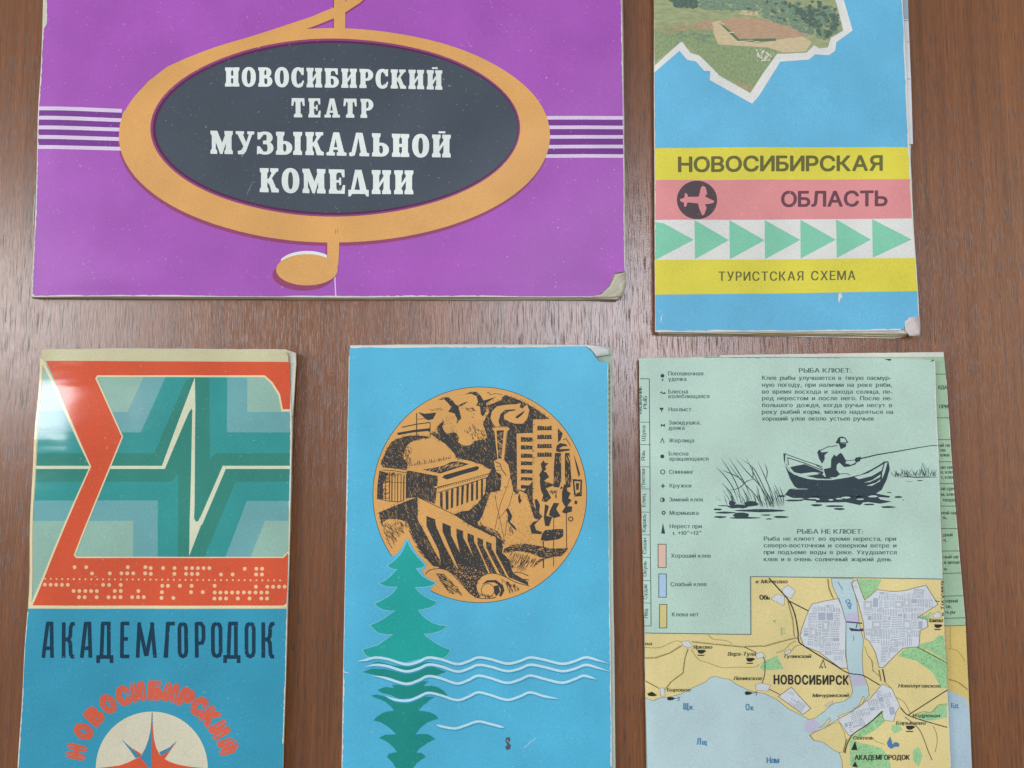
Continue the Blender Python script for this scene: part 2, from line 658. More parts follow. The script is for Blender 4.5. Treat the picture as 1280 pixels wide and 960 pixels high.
def union_cluster(polys):
    """plane triangulation of the union of polys; overlaps become one face"""
    vv, ff = [], []
    for q in polys:
        a = sum(q[i - 1][0] * q[i][1] - q[i][0] * q[i - 1][1] for i in range(len(q)))
        if abs(a) < 1e-7:
            continue
        if a < 0:
            q = q[::-1]
        ff.append(list(range(len(vv), len(vv) + len(q))))
        vv += [Vector(p) for p in q]
    if not ff:
        return [], []
    r = delaunay_2d_cdt(vv, [], ff, 0, 1e-5, False)
    pv = [tuple(v) for v in r[0]]
    # keep the triangles whose centre lies in one of the polygons (looked up through a coarse grid)
    qs = [[tuple(vv[i]) for i in f] for f in ff]
    bb = [(min(p[0] for p in q), min(p[1] for p in q), max(p[0] for p in q), max(p[1] for p in q)) for q in qs]
    cell = 6.0
    grid, big = {}, []
    for k, b in enumerate(bb):
        if (b[2] - b[0]) * (b[3] - b[1]) > 1500:
            big.append(k)
            continue
        for gx in range(int(b[0] // cell), int(b[2] // cell) + 1):
            for gy in range(int(b[1] // cell), int(b[3] // cell) + 1):
                grid.setdefault((gx, gy), []).append(k)
    keep = []
    for f in r[2]:
        cx = sum(pv[i][0] for i in f) / len(f)
        cy = sum(pv[i][1] for i in f) / len(f)
        for k in grid.get((int(cx // cell), int(cy // cell)), []) + big:
            b = bb[k]
            if b[0] <= cx <= b[2] and b[1] <= cy <= b[3] and inside((cx, cy), qs[k]):
                keep.append(f)
                break
    return pv, keep


GRID = 10.0
LAYER = 0.000015


def cut(poly, ax, g):
    lo, hi = [], []
    for i in range(len(poly)):
        a, b = poly[i - 1], poly[i]
        da, db = a[ax] - g, b[ax] - g
        if (da < 0 < db) or (db < 0 < da):
            if da < 0:
                k = da / (da - db)
                p = (a[0] + (b[0] - a[0]) * k, a[1] + (b[1] - a[1]) * k)
            else:
                k = db / (db - da)
                p = (b[0] + (a[0] - b[0]) * k, b[1] + (a[1] - b[1]) * k)
            lo.append(p)
            hi.append(p)
        if db <= 0:
            lo.append(b)
        if db >= 0:
            hi.append(b)
    return lo, hi


def cells(poly):
    """split a polygon along the common grid, so that every layer bends along the same lines"""
    parts = [poly]
    for ax in (0, 1):
        out = []
        for q in parts:
            mn, mx = min(p[ax] for p in q), max(p[ax] for p in q)
            g = math.floor(mn / GRID) * GRID + GRID
            while g < mx - 1e-6:
                lo, q = cut(q, ax, g)
                if len(lo) > 2:
                    out.append(lo)
                if len(q) < 3:
                    break
                g += GRID
            if len(q) > 2:
                out.append(q)
        parts = out
    return parts


class Sheet:
    """a printed surface: height z0 above the table plus a gentle shape h(px, py) in metres"""

    def __init__(s, z0, h, base):
        s.z0, s.h, s.base = z0, h, base      # base: world origin of the thing
        s.memo = {}

    def node(s, i, j):
        if (i, j) not in s.memo:
            s.memo[(i, j)] = s.h(i * GRID, j * GRID)
        return s.memo[(i, j)]

    def hg(s, x, y):
        u, v = x / GRID, y / GRID
        i, j = math.floor(u), math.floor(v)
        u, v = u - i, v - j
        return (s.node(i, j) * (1 - u) * (1 - v) + s.node(i + 1, j) * u * (1 - v) + s.node(i, j + 1) * (1 - u) * v + s.node(i + 1, j + 1) * u * v)

    def pt(s, x, y, lay):
        return P(x, y, s.z0) + Vector((0, 0, s.hg(x, y) + (lay + (0.6 if lay else 0)) * LAYER)) - s.base

    def normal(s, x, y):
        e = 2.0
        gx = (s.h(x + e, y) - s.h(x - e, y)) / (2 * e * MM)
        gy = -(s.h(x, y + e) - s.h(x, y - e)) / (2 * e * MM)
        return Vector((-gx, -gy, 1)).normalized()

    def build(s, name, parent, items, skirt=None, thick=0.0):
        """items: (material, layer, polygons[, holes])"""
        V, Fc, MI, N, mats = [], [], [], [], []
        for it in items:
            mat, lay, polys = it[:3]
            if mat not in mats:
                mats.append(mat)
            mi = mats.index(mat)
            v2, f2 = union(polys)
            if not f2:
                continue
            holes = it[3] if len(it) > 3 else []
            seen = {}
            for f in f2:
                q = [v2[k] for k in f]
                if holes:
                    c = (sum(p[0] for p in q) / len(q), sum(p[1] for p in q) / len(q))
                    if any(inside(c, hq) for hq in holes):
                        continue
                for piece in cells(q):
                    ids = []
                    for x, y in piece:
                        key = (round(x, 4), round(y, 4))
                        if key not in seen:
                            seen[key] = len(V)
                            V.append(s.pt(x, y, lay))
                            N.append(s.normal(x, y))
                        if not ids or (seen[key] != ids[-1] and seen[key] != ids[0]):
                            ids.append(seen[key])
                    if len(ids) < 3:
                        continue
                    a = sum(piece[k - 1][0] * piece[k][1] - piece[k][0] * piece[k - 1][1] for k in range(len(piece)))
                    if a > 0:                 # photo y runs down
                        ids.reverse()
                    Fc.append(ids)
                    MI.append(mi)
        if skirt:
            mat, pts = skirt
            if mat not in mats:
                mats.append(mat)
            o = len(V)
            n = len(pts)
            for x, y in pts:
                q = s.pt(x, y, 0)
                V += [q, q - Vector((0, 0, thick))]
                N += [None, None]
            for i in range(n):
                j = (i + 1) % n
                Fc.append([o + 2 * i, o + 2 * j, o + 2 * j + 1, o + 2 * i + 1])
                MI.append(mats.index(mat))
        me = bpy.data.meshes.new(name)
        me.from_pydata([tuple(v) for v in V], [], Fc)
        for m in mats:
            me.materials.append(m)
        me.polygons.foreach_set('material_index', MI)
        me.polygons.foreach_set('use_smooth', [True] * len(Fc))
        me.update()
        ln = []
        for l in me.loops:
            nn = N[l.vertex_index]
            ln.append(tuple(nn) if nn is not None else (0, 0, 0))
        me.normals_split_custom_set(ln)
        ob = bpy.data.objects.new(name, me)
        COL.objects.link(ob)
        if parent:
            ob.parent = parent
        return ob


def edge(pts, step=9.0, jit=0.35):
    """outline with the small irregularities of cut, handled paper"""
    o = []
    n = len(pts)
    for i in range(n):
        a, b = pts[i], pts[(i + 1) % n]
        d = math.hypot(b[0] - a[0], b[1] - a[1])
        k = max(1, int(d / step))
        for j in range(k):
            t = j / k
            g = 0 if j == 0 else jit
            o.append((a[0] + (b[0] - a[0]) * t + R.uniform(-g, g), a[1] + (b[1] - a[1]) * t + R.uniform(-g, g)))
    return o


def wear(path, wd, prob=0.7, step=3.0, side=1):
    """pale worn rim along an edge, inward on the given side"""
    q = []
    prev = None
    wv = 0.6
    for i in range(len(path) - 1):
        a, b = path[i], path[i + 1]
        L = math.hypot(b[0] - a[0], b[1] - a[1])
        nx, ny = -(b[1] - a[1]) / L * side, (b[0] - a[0]) / L * side
        k = max(1, int(L / step))
        for j in range(k + 1):
            t = j / k
            x, y = a[0] + (b[0] - a[0]) * t, a[1] + (b[1] - a[1]) * t
            wv = max(0.25, min(1.0, wv + R.uniform(-0.16, 0.16)))
            hh = wd * wv * (1.0 if R.random() < prob else 0.45)
            cur = ((x - nx * 0.3, y - ny * 0.3), (x + nx * hh, y + ny * hh))
            if prev:
                q.append([prev[0], cur[0], cur[1], prev[1]])
            prev = cur
    return q


def slabs(name, parent, base, sheets, mats):
    """a stack of paper: sheets = (outline px, z bottom, z top)"""
    V, Fc, MI = [], [], []
    for pts, za, zb, mi in sheets:
        o = len(V)
        n = len(pts)
        for x, y in pts:
            V.append(P(x, y, zb) - base)
        for x, y in pts:
            q = P(x, y, zb)
            V.append(Vector((q.x, q.y, za)) - base)
        Fc.append([o + i for i in range(n)][::-1])
        Fc.append([o + n + i for i in range(n)])
        MI += [mi, mi]
        for i in range(n):
            j = (i + 1) % n
            Fc.append([o + i, o + j, o + n + j, o + n + i])
            MI.append(mi)
    me = bpy.data.meshes.new(name)
    me.from_pydata([tuple(v) for v in V], [], Fc)
    for m in mats:
        me.materials.append(m)
    me.polygons.foreach_set('material_index', MI)
    me.update()
    bm = bmesh.new()
    bm.from_mesh(me)
    bmesh.ops.recalc_face_normals(bm, faces=bm.faces)
    bm.to_mesh(me)
    bm.free()
    ob = bpy.data.objects.new(name, me)
    COL.objects.link(ob)
    ob.parent = parent
    return ob


def loft(name, parent, base, rows, mat, thick=0.00012):
    """small curled paper surface through rows of world points"""
    bm = bmesh.new()
    g = [[bm.verts.new(p - base) for p in r] for r in rows]
    for i in range(len(g) - 1):
        for j in range(len(g[0]) - 1):
            bm.faces.new([g[i][j], g[i][j + 1], g[i + 1][j + 1], g[i + 1][j]])
    bmesh.ops.recalc_face_normals(bm, faces=bm.faces)
    bmesh.ops.solidify(bm, geom=bm.faces[:], thickness=thick)
    me = bpy.data.meshes.new(name)
    bm.to_mesh(me)
    bm.free()
    me.materials.append(mat)
    me.polygons.foreach_set('use_smooth', [True] * len(me.polygons))
    ob = bpy.data.objects.new(name, me)
    COL.objects.link(ob)
    ob.parent = parent
    return ob


def thing(name, px, py, label, cat):
    e = bpy.data.objects.new(name, None)
    COL.objects.link(e)
    e.empty_display_size = 0.02
    e.location = P(px, py, 0)
    e['label'], e['category'] = label, cat
    return e, P(px, py, 0)


def sm(a, b, x):
    t = max(0.0, min(1.0, (x - a) / (b - a)))
    return t * t * (3 - 2 * t)


# ------------------------------------------------------------------ the table
WOOD = wood()
bm = bmesh.new()
bmesh.ops.create_cube(bm, size=1.0)
bmesh.ops.scale(bm, vec=(1.4, 0.8, 0.03), verts=bm.verts)
bmesh.ops.translate(bm, vec=(0, 0, -0.015), verts=bm.verts)
bmesh.ops.bevel(bm, geom=bm.edges[:], offset=0.002, segments=2, affect='EDGES')
me = bpy.data.meshes.new('tabletop')
bm.to_mesh(me)
bm.free()
me.materials.append(WOOD)
tb = bpy.data.objects.new('tabletop', me)
tb['kind'] = 'structure'
tb['label'] = 'brown wood veneer tabletop with fine dark vertical grain'
COL.objects.link(tb)

PAPER = ink('#d9d3bd', 'paper')
CREAM = ink('#cfc6a4', 'paper')
WORN = ink('#e2dfd6', 'paper')

# ================================================================== purple theatre programme
T, TB = thing('theatre_programme', 400, 150, 'purple theatre programme with an orange treble clef looped round a dark oval title', 'booklet')


def hT(x, y):
    h = 0.00038 * math.sin(x * 0.017 + 1) * math.sin(y * 0.014 + 0.4) + 0.00016 * math.sin(x * 0.031 + y * 0.043)
    left = 57 - 0.051 * y
    h -= 0.00035 * (1 - sm(left - 2, left + 34, x)) ** 2
    h += 0.0009 * sm(30, 120, x) * (1 - sm(120, 260, x)) * sm(240, 330, y) * (1 - 0.9 * sm(335, 372, y))
    h -= 0.0003 * sm(350, 376, y)
    h += 0.0006 * sm(725, 785, x + 0.8 * (y - 372) + 0)
    return h


ST = Sheet(0.0034, hT, TB)
PUR, ORA, MAR, DRK, WHT, PLM = (ink(c, 'satin') for c in ('#ab56ba', '#e4a960', '#9a3f6c', '#444d58', '#e8eee8', '#924276'))
STW, PURD = ink('#e3cfe8'), ink('#7d3a93')
z1 = Z(0, 0, 2.4)
z2 = Z(400, 0, 2.4)
z5 = Z(340, 0, 8)
z6 = Z(330, 270, 8)
out = edge([(62, -120), (57.5, -2), (58, 30), (54, 36), (48, 140), (44, 243), (43, 284), (38, 369.5), (400, 370.5), (742, 370.6), (754, 365.5), (762, 355), (768, 341), (781, 339.5), (779, 160), (776, -120)], 9, 0.25)
items = [(PUR, 0, [out]),
         (WORN, 2, wear([(58, 0), (58, 30), (54, 36), (48, 140), (44, 243), (43, 284), (38, 369)], 1.5, 0.55, 3, -1)
          + wear([(38, 370), (400, 370.8), (742, 370.8)], 1.6, 0.9, 4, -1) + wear([(776.5, 0), (779, 160), (781, 338)], 1.2, 0.6, 4, 1)),
         (STW, 2, specks(rect(70, 10, 770, 360), 70, 0.2, 0.7) + specks(rect(60, 0, 200, 360), 25, 0.2, 0.6) + specks(rect(655, 60, 770, 330), 25, 0.3, 0.9)
          + stroke([(418.4, 345), (418.8, 358), (419.4, 370)], 1.5))]
cover = ST.build('front_cover', T, items, (WORN, out), 0.00022)
# clef
sw_up = [(149, 158), (153, 142), (167, 121), (185, 101), (208, 83), (232, 72), (258, 62), (285, 53.5), (312, 46), (340, 37.5), (365, 29.5), (390, 21.5), (405, 15), (418, 10), (431, 3), (446, -7), (460, -20)]
sw_dn = [(176, 175), (178, 160), (186, 140), (205, 115), (230, 96), (255, 84), (282, 72), (305, 63), (330, 54), (352, 46), (375, 40), (389, 35.2), (405, 29), (418, 23.6), (432, 16.2), (449, 5), (470, -14)]
swoosh = [[sw_up[i], sw_up[i + 1], sw_dn[i + 1], sw_dn[i]] for i in range(len(sw_up) - 1)]
NE_ = 96
oo, oi = ell(418, 169.5, 269.5, 133.5, NE_), ell(419, 159.5, 231, 110.5, NE_)
head = ell(383.5, 337, 38.5, 19.6, 40)
tail = [[(409, 296), (424, 296), (423.6, 318), (422.5, 332), (417, 344), (405, 352), (400, 335), (409, 325)]]
stemu = [rect(417.8, -60, 431.8, 44)]
clef_shapes = ring(oo, oi) + swoosh + [head] + tail + stemu


def off(polys, dx, dy):
    return [[(x + dx, y + dy) for x, y in q] for q in polys]


hl = ell(383.5, 332.6, 36.5, 19.2, 40)
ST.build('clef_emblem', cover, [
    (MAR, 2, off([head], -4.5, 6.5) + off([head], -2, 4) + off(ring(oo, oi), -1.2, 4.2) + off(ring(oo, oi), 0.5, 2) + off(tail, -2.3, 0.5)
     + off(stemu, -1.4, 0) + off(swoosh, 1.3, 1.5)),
    (WHT, 4, [clip(clip(hl, lambda p: p[0] - 351), lambda p: 408.5 - p[0])]),
    (ORA, 5, clef_shapes),
    (ink('#b08048'), 6, [rect(418.8, 286, 419.6, 292), rect(421.4, 285, 422.1, 291)])])
# the oval name plate
ST.build('title_plaque', cover, [
    (PLM, 6, ring(ell(419, 159.8, 231.2, 110.7, NE_), ell(421, 160, 226.8, 105.8, NE_))),
    (ink('#5b1f50'), 7, ring(ell(419.6, 160, 228.8, 108.2, NE_), ell(421, 160, 226.5, 105.5, NE_))),
    (DRK, 6, [ell(421, 160, 226.8, 105.8, NE_)]),
    (ink('#7b8486'), 8, specks(ell(421, 160, 215, 96, 30), 60, 0.2, 0.55) + stroke([(315, 230), (312, 236), (309, 243)], 0.9)
     + stroke([(313, 235), (316, 227)], 0.5))])
# title
ti = []
for s, x0, x1, tp, ba, b1 in (('НОВОСИБИРСКИЙ', 281.2, 553, 84.2, 108.3, 112), ('ТЕАТР', 364.5, 467, 123, 146.9, 148.2),
                              ('МУЗЫКАЛЬНОЙ', 263, 563.6, 163.4, 192.2, 197.2), ('КОМЕДИИ', 324.8, 517, 210.3, 240.4, 243.3)):
    po, ho = slab(s, x0, x1, tp, ba, b1, 0.2 if s == 'ТЕАТР' else 0.12)
    ti.append((WHT, 9, po, ho))
ST.build('title_lettering', cover, ti)
# staves
sv, sd = [], []
YL = [(135.6, 138.2), (147.2, 150), (159.2, 161.8), (171, 173.8), (183.4, 186)]
YR = [(147.5, 147.6), (159.3, 159.6), (171.2, 171.4), (183.3, 183.4), (195, 195.4)]
for i in range(5):
    a, b = YL[i]
    sv += stroke([(48.6 - i * 0.55, a), (100, (a + b) / 2 - 0.2), (152, b)], 4.7)
    c, d = YR[i]
    sv += stroke([(682, c), (730, c - 0.2), (779.4, d)], 4.4)
sd = [[(48, 138), (152, 140), (152, 184), (46, 181)], [(682, 150), (779.4, 150), (779.6, 193), (682, 193)]]
for k in (0, 1):
    ST.build('stave_lines', cover, [(PURD, 1, sd[k:k + 1]), (STW, 3, [q for q in sv if (q[0][0] > 400) == bool(k)])])
# pages
sh = []
for k in range(7):
    za = 0.00012 + k * 0.00034
    g = k / 6
    sh.append((edge([(57, -121), (53 + 2 * (1 - g), 36), (41.5 - g, 366), (39.5, 371.2 + 1.5 * (1 - g)), (400, 372.3 + 2.2 * (1 - g)), (752, 372.5 + 3.0 * (1 - g)),
                     (774 - 2 * g, 373.6 + 1.6 * (1 - g) - 2 * g), (782.2 - 1.5 * g, 360 - 3 * g), (782.5 - g, 336), (777, -119)], 30, 0.3), za, za + 0.0003, k % 2))
slabs('page_block', T, TB, sh, [PAPER, CREAM])


def corner_rows(base_pts, tip_pts, z0, z1, n=7, jit=0.00016):
    rows = []
    for i in range(n):
        t = i / (n - 1)
        rows.append([P(a[0] + (b[0] - a[0]) * t, a[1] + (b[1] - a[1]) * t, z0 + (z1 - z0) * (t ** 1.6) + (R.uniform(-jit, jit) if i else 0)) for a, b in zip(base_pts, tip_pts)])
    return rows


loft('curled_corner', T, TB, corner_rows([(738, 371.3), (752, 367.5), (762, 358), (769, 344), (781.5, 340)], [(741, 372.4), (762, 372.4), (777, 370.5), (781.6, 358), (782.8, 346)], 0.0034, 0.0029), ink('#c9c2ad', 'paper'))
loft('curled_corner', T, TB, corner_rows([(728, 371.2), (750, 370.0), (766, 366), (775, 356), (782, 347)], [(732, 373), (752, 374), (771, 374.5), (779, 369), (783, 356)], 0.0033, 0.0022), ink('#d8d2c0', 'paper'))
STEEL = bpy.data.materials.new('staple_steel')
STEEL.use_nodes = True
tn = NT(STEEL)
tn.b.inputs['Metallic'].default_value = 0.9
tn.b.inputs['Base Color'].default_value = (0.45, 0.44, 0.45, 1)
nz = tn.add('ShaderNodeTexNoise')
nz.inputs['Scale'].default_value = 900
rr = tn.add('ShaderNodeMapRange')
rr.inputs[3].default_value, rr.inputs[4].default_value = 0.25, 0.5
tn.link(nz.outputs[0], rr.inputs[0])
tn.link(rr.outputs[0], tn.b.inputs['Roughness'])


def wire(name, parent, base, pts, r, mat):
    bm = bmesh.new()
    rings = []
    for i, p in enumerate(pts):
        d = (pts[min(i + 1, len(pts) - 1)] - pts[max(i - 1, 0)]).normalized()
        a = d.cross(Vector((1, 0, 0.3))).normalized()
        b = d.cross(a)
        rings.append([bm.verts.new(p - base + a * r * math.cos(k * math.pi / 3) + b * r * math.sin(k * math.pi / 3)) for k in range(6)])
    for u, v in zip(rings, rings[1:]):
        for k in range(6):
            bm.faces.new([u[k], u[(k + 1) % 6], v[(k + 1) % 6], v[k]])
    bm.faces.new(rings[0])
    bm.faces.new(rings[-1][::-1])
    bmesh.ops.recalc_face_normals(bm, faces=bm.faces)
    me = bpy.data.meshes.new(name)
    bm.to_mesh(me)
    bm.free()
    me.materials.append(mat)
    o = bpy.data.objects.new(name, me)
    COL.objects.link(o)
    o.parent = parent
    return o


for ya, yb in ((-92, -52), (243, 283)):
    xa, xb = 57.0 - 0.051 * ya - 0.6, 57.0 - 0.051 * yb - 0.6
    wire('staple', T, TB, [P(xa + 2.5, ya, 0.0016), P(xa, ya + 0.5, 0.0024), P((xa + xb) / 2 - 0.3, (ya + yb) / 2, 0.00245), P(xb, yb - 0.5, 0.0024), P(xb + 2.5, yb, 0.0016)], 0.00022, STEEL)

# ================================================================== blue folded tourist map
B, BB = thing('tourist_map', 980, 210, 'blue folded tourist map with yellow and pink title bands above green arrows', 'map')


def hB(x, y):
    h = 0.00034 * math.sin(x * 0.018) * math.cos(y * 0.016 + 1) + 0.00012 * math.sin(x * 0.041 - y * 0.03)
    h -= 0.0003 * (1 - sm(816, 836, x)) ** 2
    h -= 0.0002 * sm(396, 416, y)
    h += 0.0004 * sm(930, 1140, x) * (1 - sm(0, 220, y))
    return h


SB = Sheet(0.0042, hB, BB)
z4 = Z(780, 170, 3.048)
BLU, YEL, PNK, MNT, OFF = (ink(c) for c in ('#6bbbdf', '#e4d84c', '#e49494', '#86cfae', '#e4e4de'))
OLV, PLU, CIR = (ink(c) for c in ('#6d6b38', '#71454f', '#59484f'))
out = edge([(816, -160), (817.5, 0), (819, 414.4), (1000, 413.9), (1122, 412.6), (1130, 411), (1132, 400), (1137, 396.4), (1148.6, 396), (1147.3, 367), (1140.5, 275), (1137.2, 185), (1133.5, 98), (1126.6, 0), (1116, -160)], 10, 0.22)
zb = Z(810, 0, 3.765)
items = [(BLU, 0, [out]),
         (WORN, 3, wear([(819.2, 414.6), (1000, 414), (1126, 412.8)], 3.2, 0.95, 4, -1) + wear([(1126.4, 0), (1133.2, 98), (1137, 185), (1140.3, 275), (1147, 367), (1148.4, 396)], 2.0, 0.9, 4, 1)
          + wear([(817.8, 0), (819.2, 414)], 0.9, 0.5, 4, -1) + specks(rect(822, 60, 1120, 180), 60, 0.2, 0.6) + specks(rect(822, 372, 1140, 410), 25, 0.2, 0.7)
          + [[(1048, 367), (1051, 366.5), (1053, 371), (1050, 374), (1049.5, 379), (1047.5, 375)]] + stroke([(828, 392), (826.5, 398), (826, 405)], 1.4, 0.4)
          + [z4([(300, 290), (304, 292), (303, 300), (299, 299)])])]
cover = SB.build('front_panel', B, items, (WORN, out), 0.00025)
# printed photograph with its torn-looking white outline
white = zb([(10, 342), (148, 240), (185, 283), (225, 290), (265, 335), (292, 335), (290, 378), (488, 490), (520, 455), (622, 292), (755, 283), (785, 258), (850, 262),
            (880, 240), (885, 200), (962, 145), (920, 0), (850, -300), (10, -300)])
photo = zb([(12, 312), (158, 195), (200, 250), (240, 262), (290, 305), (338, 315), (330, 355), (480, 440), (600, 255), (640, 255), (745, 250), (780, 215), (805, 230),
            (845, 225), (860, 180), (918, 145), (890, 30), (880, 0), (815, -300), (12, -300)])
photo[0] = white[0] = (818.2, 81.5)
white[0] = (818.2, 90)
white[-1] = photo[-1] = (817.0, -80)


def within(polys, area):
    return [q for q in polys if all(inside(p, area) for p in q)]


def dabs(area, n, wx, wy, lim=None):
    return within([blob(x, y, wx * R.uniform(0.5, 1.4), wy * R.uniform(0.5, 1.4), 7) for x, y in scatter(area, n)], lim or photo)


meadow2 = zb([(30, 130), (300, 140), (330, 210), (600, 220), (610, 250), (480, 430), (330, 350), (240, 260), (160, 195), (30, 290)])
upper = zb([(30, 0), (880, 0), (915, 140), (830, 190), (620, 110), (400, 60), (230, 65), (30, 100)])
sand = zb([(300, 105), (345, 95), (420, 185), (520, 205), (720, 170), (770, 200), (740, 245), (640, 250), (560, 225), (330, 210), (310, 160)])
field = zb([(340, 100), (420, 80), (560, 95), (700, 140), (760, 165), (690, 180), (520, 188), (430, 180)])
edge_ = zb([(335, 108), (360, 120), (430, 185), (600, 182), (600, 194), (425, 197)])
tr1 = zb([(500, 0), (700, 0), (740, 40), (880, 30), (915, 130), (840, 185), (760, 160), (640, 120), (500, 60), (420, 30)])
tr2 = zb([(110, 0), (230, 0), (225, 35), (120, 35)])
tr3 = zb([(250, 0), (480, 0), (500, 40), (380, 45), (260, 45)])
PH = [ink(c, 'matte') for c in ('#92a074', '#a5b086', '#7b9468', '#667d60', '#4f6257', '#d2bd94', '#ba9a7c', '#e2ddc8', '#73937d', '#b5b487')]
MEADOW, GRASS, TREES, DARKT, SAND_, EARTH = (photo_ink(*a) for a in (('#8b9a6c', '#b3b78c', 260, 900, 0.2), ('#738d62', '#a5b184', 1300, 800, 0.22), ('#5f7a66', '#93a88e', 900, 1000, 0.22),
                                                                     ('#465a50', '#6b8270', 1000, 1000, 0.22), ('#c6b086', '#dccba6', 500, 1200, 0.25), ('#b08d70', '#c9ab8c', 400, 1300, 0.25)))
SB.build('landscape_photo', cover, [
    (OFF, 2, [white]),
    (MEADOW, 3, [photo]),
    (GRASS, 4, [q for q in [clip(meadow2, lambda p: p[0] - 818.4)]] + dabs(meadow2, 60, 10, 6) + dabs(zb([(30, 120), (300, 120), (330, 170), (30, 190)]), 30, 14, 4)),
    (PH[6], 5, dabs(zb([(30, 120), (250, 105), (300, 130), (200, 150), (30, 160)]), 30, 9, 2) + dabs(zb([(400, 380), (490, 400), (480, 440)]), 10, 4, 2.5)),
    (SAND_, 6, [sand] + dabs(zb([(420, 45), (520, 60), (530, 80), (430, 65)]), 14, 9, 2.5)),
    (EARTH, 7, [field] + dabs(zb([(240, 95), (310, 95), (300, 140), (260, 140)]), 20, 6, 3)),
    (TREES, 8, dabs(tr1, 170, 8, 6) + dabs(tr3, 80, 9, 5) + dabs(zb([(60, 150), (290, 150), (300, 200), (180, 190)]), 25, 5, 2)),
    (PH[3], 9, [edge_]),
    (DARKT, 9, dabs(tr2, 50, 8, 5) + dabs(zb([(690, 0), (830, 0), (900, 60), (915, 130), (840, 185), (700, 70)]), 70, 7, 6) + dabs(tr1, 45, 5, 4)),
    (PH[8], 10, dabs(tr1, 40, 3, 2.2)),
    (PH[7], 10, dabs(zb([(510, 230), (600, 255), (570, 290), (515, 290)]), 60, 2.6, 1.6) + dabs(zb([(330, 90), (420, 180), (600, 205), (420, 200)]), 8, 9, 1.0)),
])
# colour bands
def band(yl0, yr0, yl1, yr1, xr0, xr1):
    return [(818.2, yl0), (1000, (yl0 + yr0) / 2), (xr0, yr0), (xr1, yr1), (1000, (yl1 + yr1) / 2), (818.8, yl1)]


SB.build('title_bands', cover, [
    (YEL, 1, [band(184.8, 183.8, 225, 224, 1136.4, 1138)]), (PNK, 2, [band(225, 224, 275, 273.3, 1138, 1140)]),
    (OFF, 1, [band(275, 273.3, 324.9, 322.6, 1140, 1144)]), (YEL, 2, [band(324.9, 322.6, 368.5, 364.2, 1144, 1146.8)])])
tr = [z4([(118, 327), (150, 333), (265, 396), (120, 472)])]
for a, b in ((268, 400), (402, 537), (537, 672), (672, 806), (808, 940), (945, 1094)):
    k = (a - 268) / 677
    tr.append(z4([(a, 321 - 4 * k), (b, 396 - 1 * k), (a + 2, 470 - 6 * k)]))
SB.build('green_arrows', cover, [(MNT, 3, tr)])
z8 = Z(810, 180, 8)
plane = z8([(665, 570), (600, 540), (570, 525), (592, 495), (575, 430), (545, 418), (528, 440), (510, 520), (500, 528), (400, 530), (390, 500), (370, 490), (362, 540), (320, 553),
            (320, 572), (360, 590), (358, 625), (378, 630), (395, 585), (500, 595), (510, 640), (540, 715), (560, 708), (587, 640), (570, 602), (600, 600), (650, 590)])
SB.build('aircraft_badge', cover, [(CIR, 4, [ell(871.2, 250, 25.2, 24.2, 48)]), (PNK, 5, [plane])])
SB.build('title_lettering', cover, [
    (OLV, 4, text('НОВОСИБИРСКАЯ', 848.3, 1102.6, 214.6, 18.3, 212.9, bold=0.8, gap=0.11)),
    ])
SB.build('subtitle_lettering', cover, [(PLU, 4, text('ОБЛАСТЬ', 977, 1108.4, 258.2, 18.6, 257.2, bold=0.8, gap=0.10))])
SB.build('subtitle_lettering', cover, [(OLV, 4, text('ТУРИСТСКАЯ СХЕМА', 898.5, 1068.6, 351, 11.6, 350, bold=0.32, gap=0.2, space=0.5))])
# the folded layers under it
sh = []
for k in range(6):
    za = 0.00012 + k * 0.00058
    g = k / 5
    sh.append((edge([(821.5, -160), (823.5 - g, 412), (825 - 2 * g, 419.5 - 3.5 * g), (985, 420.5 - 4.6 * g), (1118, 423 - 7.4 * g), (1131 + 3 * g, 421 - 4 * g), (1146, 405), (1144, 340), (1138.5, 200),
                     (1136.5 + (2.5 if k == 4 else 0), 100), (1130 + (3.2 if k == 4 else 0), 0), (1122, -160)], 26, 0.5), za, za + 0.00047, (0, 2, 1, 2, 0, 0)[k]))
slabs('folded_sheets', B, BB, sh, [ink('#dcdad0', 'paper'), ink('#cdbd7c', 'paper'), ink('#b9b092', 'paper')])
SE = Sheet(0.00372, lambda x, y: 0.0, BB)
SE.build('inner_map_edge', B, [(ink('#d9dde0'), 0, [[(1126, -40), (1134.2, -40), (1134.6, 0), (1137.2, 60), (1139.4, 120), (1141.2, 180), (1134, 180), (1130, 90)]]),
                              (ink('#9fb6c4'), 1, [[(1128, -30), (1134.2, -30), (1135.6, 24), (1128.5, 24)]]),
                              (ink('#4a4d55'), 2, [rect(1128, 25.5, 1135.6, 26.1)] + [rect(1132, 98.5, 1138.4, 99)] + [rect(1133, 52, 1136.6, 52.4)])])
loft('worn_corner', B, BB, corner_rows([(1131, 412), (1131, 402), (1136.5, 396.5), (1149.5, 395.5)], [(1137, 420), (1143, 420), (1149.5, 419), (1150.4, 410)], 0.00425, 0.0040), ink('#d6cac8', 'paper'))

# ================================================================== glossy town booklet with the red sigma
A, AB = thing('town_booklet', 200, 700, 'glossy booklet with a red sigma and white pulse on teal above a white compass star', 'booklet')


def hA(x, y):
    h = 0.00016 * math.sin(y * 0.031 + 0.6) * math.cos(x * 0.013) + 0.00010 * math.sin(x * 0.05 + y * 0.02)
    left = 53 - 0.061 * (y - 450)
    h -= 0.0005 * (1 - sm(left - 4, left + 80, x)) ** 2 * (0.55 + 0.45 * math.sin(y * 0.045))
    m = 1 - sm(left + 35, left + 120, x)
    h += 0.0009 * (1 - sm(420, 489, y)) + m * (0.0009 * sm(485, 570, y) - 0.0009 * sm(600, 760, y))
    h -= 0.0003 * sm(330, 364, x)
    return h


